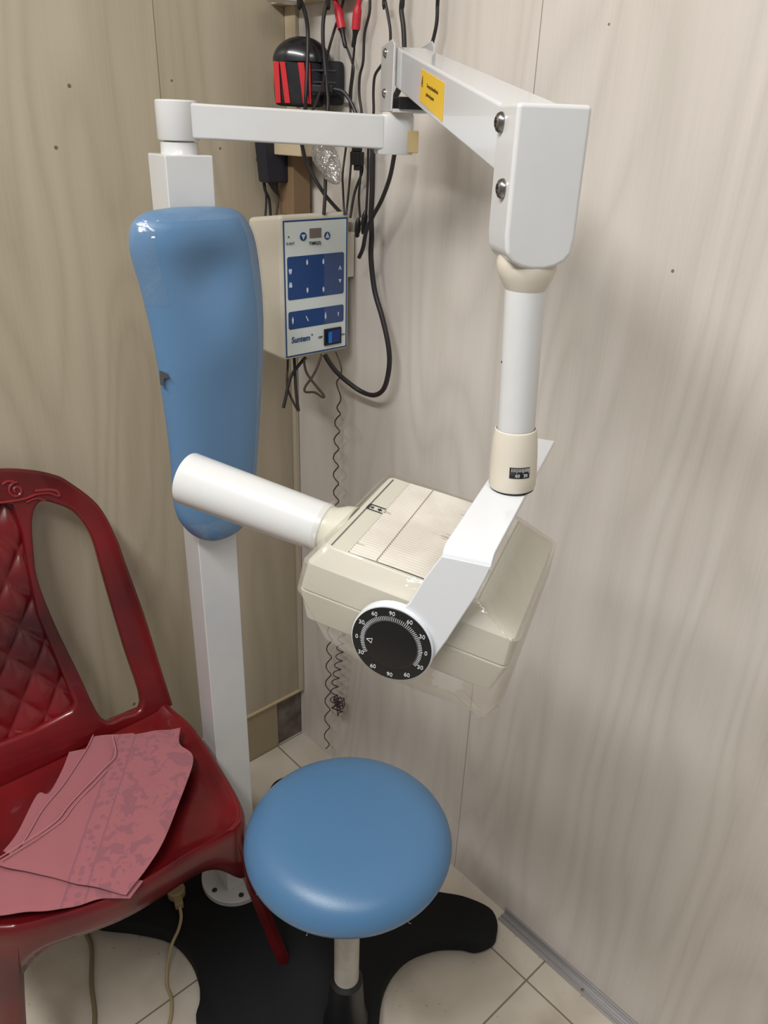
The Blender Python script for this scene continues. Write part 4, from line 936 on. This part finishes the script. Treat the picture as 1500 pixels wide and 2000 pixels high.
# ================================================================ STOOL SEAT (bolted on the same base by its own post)
sc0 = V(0.676, -0.409, 0)
stool = thing('round_stool', sc0 + V(0, 0, 0.05), 'round blue vinyl stool on a white pedestal over the black base', 'stool')
bm = bmesh.new(); Rr = 0.1535; pf = []
for k in range(9):
    a = math.pi / 2 * k / 8; pf.append((Rr - 0.014 * (1 - math.sin(a)), 0.482 + 0.020 * (1 - math.cos(a)) * 1.0))
for k in range(1, 14):
    a = math.pi / 2 * k / 14; pf.append((Rr * (math.cos(a) ** 0.36), 0.502 + 0.043 * math.sin(a) ** 1.15))
pf.append((0.001, 0.545))
lathe(bm, sc0, (0, 0, 1), pf, 96); finish('seat', bm, M['blue2'], stool, angle=60)
bm = bmesh.new(); lathe(bm, sc0 + V(0, 0, 0.474), (0, 0, 1), [(0.128, 0), (0.134, 0.003), (0.134, 0.010)], 64); finish('seat_board', bm, mat('dark_board', srgb(60, 50, 40), 0.7), stool)
bm = bmesh.new(); lathe(bm, sc0 + V(0, 0, 0.155), (0, 0, 1), [(0.0205, 0), (0.0205, 0.28), (0.045, 0.31), (0.05, 0.320)], 40); finish('pedestal_tube', bm, mat('worn_white_tube', srgb(196, 190, 180), 0.4, var=0.2, vscale=30), stool)
bm = bmesh.new(); lathe(bm, sc0 + V(0, 0, 0.0505), (0, 0, 1), [(0.040, 0), (0.038, 0.02), (0.032, 0.04), (0.0285, 0.10), (0.0275, 0.120), (0.021, 0.126)], 40); finish('pedestal_sleeve', bm, M['blackpl'], stool)
random.seed(5)
for k in range(5):
    a = math.radians((-5, 22, -62, -150, -100)[k]); q = sc0 + V(math.cos(a), math.sin(a), 0) * 0.140 + V(0, 0, 0.481)
    bm = bmesh.new(); tube(bm, [q, q + V(math.cos(a) * 0.006, math.sin(a) * 0.006, -0.004), q + V(math.cos(a + .1) * 0.009, math.sin(a + .1) * 0.009, random.uniform(-.008, .002))], 0.0003, 4, 3)
    finish('loose_thread', bm, M['paleink'], stool, flat=True)

# ================================================================ CHAIR
chair = thing('plastic_chair', (0.33, -0.68, 0.0), 'dark red marbled plastic chair with quilted back in the left foreground', 'chair')
YC = -0.68
def mir(P): return [(2 * YC - y, z) for y, z in P][::-1]
def xb(z, y):                                              # back shell: leaning, curving forward at its sides
    k = (abs(y - YC) / 0.25)
    return 0.175 - 0.29 * (z - 0.45) + 0.0 * k
def bend(me, parent, dx=0.0, wl=None):
    wl = W[parent.name]
    nrm = V(1, 0, 0.29).normalized()
    for q in me.vertices:
        y, z, t_ = q.co.x, q.co.y, q.co.z
        q.co = V(xb(z, y), y, z) + nrm * (t_ + dx) - wl
outer = [(-0.614, 0.936), (-0.569, 0.923), (-0.539, 0.909), (-0.517, 0.892), (-0.477, 0.840), (-0.460, 0.776), (-0.456, 0.738), (-0.445, 0.628), (-0.438, 0.500), (-0.434, 0.445)]
outl_ = [(q.x, q.y) for q in catmull([(y, z, 0) for y, z in [(YC, 0.944)] + outer], 5)]
inner_b = [(-0.489, 0.445)]
hole = [(-0.570, 0.870), (-0.548, 0.862), (-0.522, 0.842), (-0.507, 0.813), (-0.500, 0.779), (-0.499, 0.715), (-0.495, 0.588), (-0.491, 0.475), (-0.53, 0.468), (-0.566, 0.480), (-0.584, 0.577), (-0.600, 0.677), (-0.606, 0.750), (-0.599, 0.801), (-0.588, 0.848)]
hole = [(q.x, q.y) for q in catmull([(y, z, 0) for y, z in hole], 4, True)]
win = [(-0.629, 0.884), (-0.612, 0.876), (-0.610, 0.829), (-0.616, 0.780), (-0.622, 0.694), (-0.611, 0.597), (-0.604, 0.528), (-0.613, 0.516)]
winf = win + [(YC, 0.512)] + [(2 * YC - y, z) for y, z in win][::-1] + [(YC, 0.889)]
frame_out = outl_ + [(2 * YC - y, z) for y, z in outl_][::-1][:-1]
me = flat_shape([frame_out, hole, mir(hole), winf], 0.020, 0.006, 3)
bend(me, chair); me.name = 'back_frame'
link('back_frame', me, M['red'], chair, W[chair.name], angle=50)
# quilted centre panel
bm = bmesh.new(); ny, nz = 66, 110; R_ = []
for j in range(nz + 1):
    z = 0.508 + (0.892 - 0.508) * j / nz
    half = 0.078 if z > 0.8 else (0.062 + 0.016 * (z - 0.7) / 0.1 if z > 0.7 else 0.062 + 0.018 * (0.7 - z) / 0.19)
    row = []
    for i in range(ny + 1):
        y = YC + half * (2 * i / ny - 1)
        a = (y - YC) / 0.030 + z / 0.040; b = (y - YC) / 0.030 - z / 0.040
        hgt = 0.009 * (abs(math.sin(math.pi * a / 2)) * abs(math.sin(math.pi * b / 2))) ** 0.5
        row.append(V(xb(z, y) + hgt - 0.008, y, z))
    R_.append(row)
loft(bm, R_, False, False, False)
finish('quilted_panel', bm, M['red'], chair, angle=70, solid=0.004)
# scroll relief on the top rail
bm = bmesh.new()
def rel(y, z, d=0.0115): return V(xb(z, y), y, z) + V(1, 0, 0.29).normalized() * d
for s in (1, -1):
    sp = []
    for k in range(22):
        a = k * 0.42; r = 0.013 * (1 - k / 26); sp.append(rel(YC + s * (0.078 + r * math.cos(a + 1.2)), 0.898 + r * math.sin(a + 1.2)))
    tube(bm, sp, 0.0022, 6, 2)
    tube(bm, [rel(YC + s * y, z) for y, z in ((0.020, 0.895), (0.040, 0.888), (0.062, 0.884), (0.088, 0.882), (0.108, 0.884), (0.128, 0.880), (0.141, 0.872), (0.140, 0.880), (0.128, 0.886), (0.105, 0.890))], 0.0026, 6, 4)
    tube(bm, [rel(YC + s * y, z) for y, z in ((0.060, 0.912), (0.068, 0.915), (0.078, 0.912))], 0.0025, 6, 3)
    tube(bm, [rel(YC + s * y, z) for y, z in ((0.088, 0.876), (0.104, 0.878), (0.118, 0.871))], 0.0020, 6, 3)
    sp = []
    for k in range(16):
        a = k * 0.42; r = 0.010 * (1 - k / 20); sp.append(rel(YC + s * (0.030 + r * math.cos(a)), 0.905 + r * math.sin(a)))
    tube(bm, sp, 0.0020, 6, 2)
finish('scroll_relief', bm, M['lip'], chair)
# seat
SO = [(0.160, -0.449), (0.206, -0.441), (0.262, -0.437), (0.345, -0.445), (0.420, -0.457), (0.475, -0.468), (0.507, -0.482), (0.520, -0.502), (0.520, -0.535), (0.517, -0.580), (0.518, -0.640), (0.516, -0.690),
      (0.505, -0.738), (0.488, -0.785), (0.465, -0.832), (0.432, -0.866), (0.38, -0.889), (0.30, -0.905), (0.22, -0.915), (0.165, -0.905), (0.150, -0.85), (0.146, -0.68), (0.150, -0.52)]
SO = [(q.x, q.y) for q in catmull([(x, y, 0) for x, y in SO], 5, True)]
sxc, syc = 0.345, -0.675
def sring(s, z): return [(sxc + (x - sxc) * s, syc + (y - syc) * s, z) for x, y in SO]
LEGS = [((0.513, -0.490), (0.520, -0.418, 0.0505)), ((0.448, -0.852), (0.485, -0.895, 0.0)), ((0.165, -0.452), (0.085, -0.425, 0.0)), ((0.160, -0.905), (0.080, -0.930, 0.0))]
def apron(x, y):
    d = min(math.hypot(x - l[0][0], y - l[0][1]) for l in LEGS)
    return 0.410 - 0.075 * math.exp(-(d / 0.042) ** 2)
bm = bmesh.new()
bot0 = [(sxc + (x - sxc) * 0.990, syc + (y - syc) * 0.990, apron(x, y)) for x, y in SO]
bot1 = [(sxc + (x - sxc) * 0.998, syc + (y - syc) * 0.998, 0.5 * apron(x, y) + 0.5 * 0.428) for x, y in SO]
rr = [bot0, bot1, sring(1.0, 0.430), sring(0.998, 0.445), sring(0.985, 0.456), sring(0.965, 0.460), sring(0.94, 0.458), sring(0.90, 0.4515), sring(0.80, 0.447), sring(0.6, 0.4455), sring(0.35, 0.4445), sring(0.1, 0.444)]
loft(bm, rr, True, False, True)
finish('seat', bm, M['red'], chair, angle=70, solid=0.004)
# legs: curved shell legs that continue the skirt and taper to the foot
for (lx, ly), foot in LEGS:
    idx = min(range(len(SO)), key=lambda i: math.hypot(SO[i][0] - lx, SO[i][1] - ly))
    bm = bmesh.new(); rings = []
    for k in range(13):
        t_ = k / 12; half = 2.2 * (1 - t_) ** 2.5 + 1.5; zz = 0.425 + (foot[2] - 0.425) * t_
        pts = []; m_ = 10
        for q in range(m_ + 1):
            f = idx + half * (2 * q / m_ - 1); i0 = int(math.floor(f)); fr = f - i0
            p0, p1 = SO[i0 % len(SO)], SO[(i0 + 1) % len(SO)]
            x, y = p0[0] + (p1[0] - p0[0]) * fr, p0[1] + (p1[1] - p0[1]) * fr
            dx, dy = (foot[0] - SO[idx][0]) * t_ ** 1.25, (foot[1] - SO[idx][1]) * t_ ** 1.25
            pts.append((x + dx, y + dy))
        cx_, cy_ = SO[idx][0] + dx, SO[idx][1] + dy
        ins = [(x + (sxc - cx_) * 0.05 , y + (syc - cy_) * 0.05) for x, y in pts][::-1]
        rings.append([(x, y, zz) for x, y in pts + ins])
    loft(bm, rings); finish('leg', bm, M['red'], chair, angle=60)

# folded pink cloth, four layers
def layer(bm, A_, B_, n=24, m=22, amp=0.0012, th=0.003, seed=0, zoff=0.0):
    A_ = catmull(A_, 6); B_ = catmull(B_, 6); rnd = random.Random(seed)
    k1_, k2_ = rnd.uniform(20, 40), rnd.uniform(30, 60)
    def at(L_, t_):
        x = t_ * (len(L_) - 1); i = min(int(x), len(L_) - 2); return L_[i].lerp(L_[i + 1], x - i)
    T_, B2 = [], []
    for i in range(n + 1):
        a, b = at(A_, i / n), at(B_, i / n); r1, r2 = [], []
        for j in range(m + 1):
            q = a.lerp(b, j / m); e = min(j, m - j, i, n - i) / 3.0
            dz = amp * math.sin(q.x * k1_ * 2 + q.y * k2_) + amp * 0.6 * math.sin(q.y * 130 + q.x * 40) - (0.0016 if e < 0.4 else 0) + zoff
            r1.append(q + V(0, 0, dz)); r2.append(q + V(0, 0, dz - th * (0.35 if e < 0.4 else 1)))
        T_.append([bm.verts.new(q) for q in r1]); B2.append([bm.verts.new(q) for q in r2])
    for G_ in (T_, B2):
        for i in range(n):
            for j in range(m): bm.faces.new([G_[i][j], G_[i][j + 1], G_[i + 1][j + 1], G_[i + 1][j]])
    edge = [(i, 0) for i in range(n + 1)] + [(n, j) for j in range(1, m + 1)] + [(i, m) for i in range(n - 1, -1, -1)] + [(0, j) for j in range(m - 1, 0, -1)]
    for q, r in zip(edge, edge[1:] + edge[:1]):
        bm.faces.new([T_[q[0]][q[1]], T_[r[0]][r[1]], B2[r[0]][r[1]], B2[q[0]][q[1]]])
cm = bpy.data.materials.new('pink_cloth'); cm.use_nodes = True
g = G(cm); pb = cm.node_tree.nodes['Principled BSDF']; pb.inputs['Roughness'].default_value = 0.9; pb.inputs['Sheen Weight'].default_value = 0.3
tc = g.n('ShaderNodeTexCoord'); sp_ = g.n('ShaderNodeSeparateXYZ'); g.l(tc.outputs['Object'], sp_.inputs[0])
# distance measured across the cloth, from its left hem to its right edge
dd_ = g.math('ADD', g.math('MULTIPLY', sp_.outputs[0], 0.62), g.math('MULTIPLY', sp_.outputs[1], 0.78))
vo = g.n('ShaderNodeTexVoronoi'); vo.inputs['Scale'].default_value = 75; g.l(tc.outputs['Object'], vo.inputs['Vector'])
no = g.n('ShaderNodeTexNoise'); no.inputs['Scale'].default_value = 42; no.inputs['Detail'].default_value = 3; no.inputs['Distortion'].default_value = 1.2; g.l(tc.outputs['Object'], no.inputs['Vector'])
bandA = g.math('LESS_THAN', g.math('ABSOLUTE', g.math('SUBTRACT', dd_, -0.012)), 0.014)
line1 = g.math('LESS_THAN', g.math('ABSOLUTE', g.math('SUBTRACT', g.math('ABSOLUTE', g.math('SUBTRACT', dd_, -0.012)), 0.015)), 0.0018)
right = g.math('GREATER_THAN', dd_, 0.005)
motif = g.math('GREATER_THAN', no.outputs['Fac'], 0.54)
k_ = g.math('MAXIMUM', g.math('MULTIPLY', bandA, g.math('LESS_THAN', vo.outputs['Distance'], 0.38)), g.math('MULTIPLY', right, motif))
k_ = g.math('MAXIMUM', g.math('MULTIPLY', k_, 0.55), g.math('MULTIPLY', line1, 0.6))
col = g.mix(k_, srgb(156, 92, 99), srgb(124, 78, 90))
g.l(col, pb.inputs['Base Color'])
nb = g.n('ShaderNodeTexNoise'); nb.inputs['Scale'].default_value = 700; g.l(tc.outputs['Object'], nb.inputs['Vector'])
bp = g.n('ShaderNodeBump'); bp.inputs['Strength'].default_value = 0.2; bp.inputs['Distance'].default_value = 0.001; g.l(nb.outputs['Fac'], bp.inputs['Height']); g.l(bp.outputs['Normal'], pb.inputs['Normal'])
AL = [(0.219, -0.573, 0.474), (0.267, -0.589, 0.474), (0.286, -0.622, 0.474), (0.322, -0.69, 0.474), (0.342, -0.721, 0.474), (0.351, -0.776, 0.474), (0.355, -0.813, 0.474)]
AR = [(0.275, -0.467, 0.476), (0.31, -0.488, 0.476), (0.353, -0.486, 0.474), (0.399, -0.525, 0.474), (0.478, -0.607, 0.474), (0.503, -0.645, 0.474), (0.527, -0.691, 0.474)]
A2L = [(0.187, -0.594, 0.468), (0.216, -0.621, 0.468), (0.266, -0.679, 0.468), (0.298, -0.726, 0.468), (0.339, -0.768, 0.468), (0.347, -0.787, 0.468)]
A2R = [(0.226, -0.534, 0.468), (0.306, -0.536, 0.468), (0.379, -0.591, 0.468), (0.415, -0.643, 0.468), (0.438, -0.702, 0.468), (0.449, -0.729, 0.468)]
BL = [(0.192, -0.637, 0.462), (0.228, -0.665, 0.462), (0.262, -0.699, 0.462), (0.252, -0.714, 0.462), (0.308, -0.764, 0.462), (0.329, -0.793, 0.462)]
BR = [(0.226, -0.564, 0.462), (0.283, -0.591, 0.462), (0.331, -0.639, 0.462), (0.369, -0.689, 0.462), (0.404, -0.734, 0.462), (0.411, -0.752, 0.462)]
CT = [(0.346, -0.817, 0.466), (0.393, -0.775, 0.466), (0.442, -0.734, 0.466), (0.488, -0.684, 0.466), (0.515, -0.66, 0.466)]
CBt = [(0.429, -0.850, 0.466), (0.459, -0.803, 0.466), (0.488, -0.757, 0.466), (0.506, -0.717, 0.466), (0.530, -0.687, 0.466)]
ct = thing('folded_cloth', (0.38, -0.65, 0.455), 'folded faded pink patterned cloth lying on the red chair seat', 'cloth')
for nm_, a_, b_, s_, am in (('top_fold', AL, AR, 1, 0.0012), ('hemmed_fold', A2L, A2R, 2, 0.0008), ('under_fold', BL, BR, 3, 0.0006), ('front_fold', CT, CBt, 4, 0.0012)):
    bm = bmesh.new(); layer(bm, a_, b_, seed=s_, amp=am, n=30); finish(nm_, bm, cm, ct, angle=60)
bm = bmesh.new()
tube(bm, [Vector(q) + V(0.0, 0.004, 0.0024) for q in AL], 0.0011, 5, 5); tube(bm, [Vector(q) + V(0.006, 0.010, 0.002) for q in AL[2:]], 0.0008, 5, 5)
tube(bm, [Vector(q) + V(0.002, 0.003, 0.0015) for q in A2L], 0.0009, 5, 5)
finish('hem_stitching', bm, mat('pink_hem', srgb(178, 118, 124), 0.9), ct)

# ================================================================ FLOOR CORDS
t = thing('beige_plug', (0.268, -0.512, 0.051), 'yellowed mains plug with cord lying on the black base below the chair', 'plug')
bm = bmesh.new(); lathe(bm, (0.262, -0.508, 0.0515), (0, 0, 1), [(0.016, 0), (0.0175, 0.003), (0.0175, 0.018), (0.015, 0.021)], 24); box(bm, (0.282, -0.515, 0.061), (0.014, 0.008, 0.008), (V(0.95, -0.3, 0), V(0.3, 0.95, 0), U))
finish('plug_body', bm, mat('yellowed_plug', srgb(150, 132, 96), 0.5), t, bevel=0.002)
bm = bmesh.new(); tube(bm, [(0.296, -0.519, 0.060), (0.316, -0.528, 0.056), (0.335, -0.545, 0.055), (0.350, -0.567, 0.050), (0.362, -0.585, 0.020), (0.385, -0.60, 0.0035), (0.415, -0.607, 0.0035), (0.452, -0.632, 0.0035), (0.48, -0.68, 0.0035), (0.52, -0.75, 0.0035)], 0.0032, 8)
finish('cord', bm, M['beigecable'], t, angle=80)
bm = bmesh.new(); tube(bm, [(0.02, -0.60, 0.0045), (0.10, -0.65, 0.0045), (0.178, -0.668, 0.0045), (0.224, -0.675, 0.0045), (0.291, -0.704, 0.0045), (0.366, -0.731, 0.0045), (0.45, -0.79, 0.0045), (0.6, -0.95, 0.0045)], 0.0042, 8)
tag(finish('floor_cable', bm, mat('dull_beige_cord', srgb(128, 112, 84), 0.6), origin=(0.3, -0.70, 0.0), angle=80), 'dull beige cable lying on floor tiles under the red chair', 'cable')
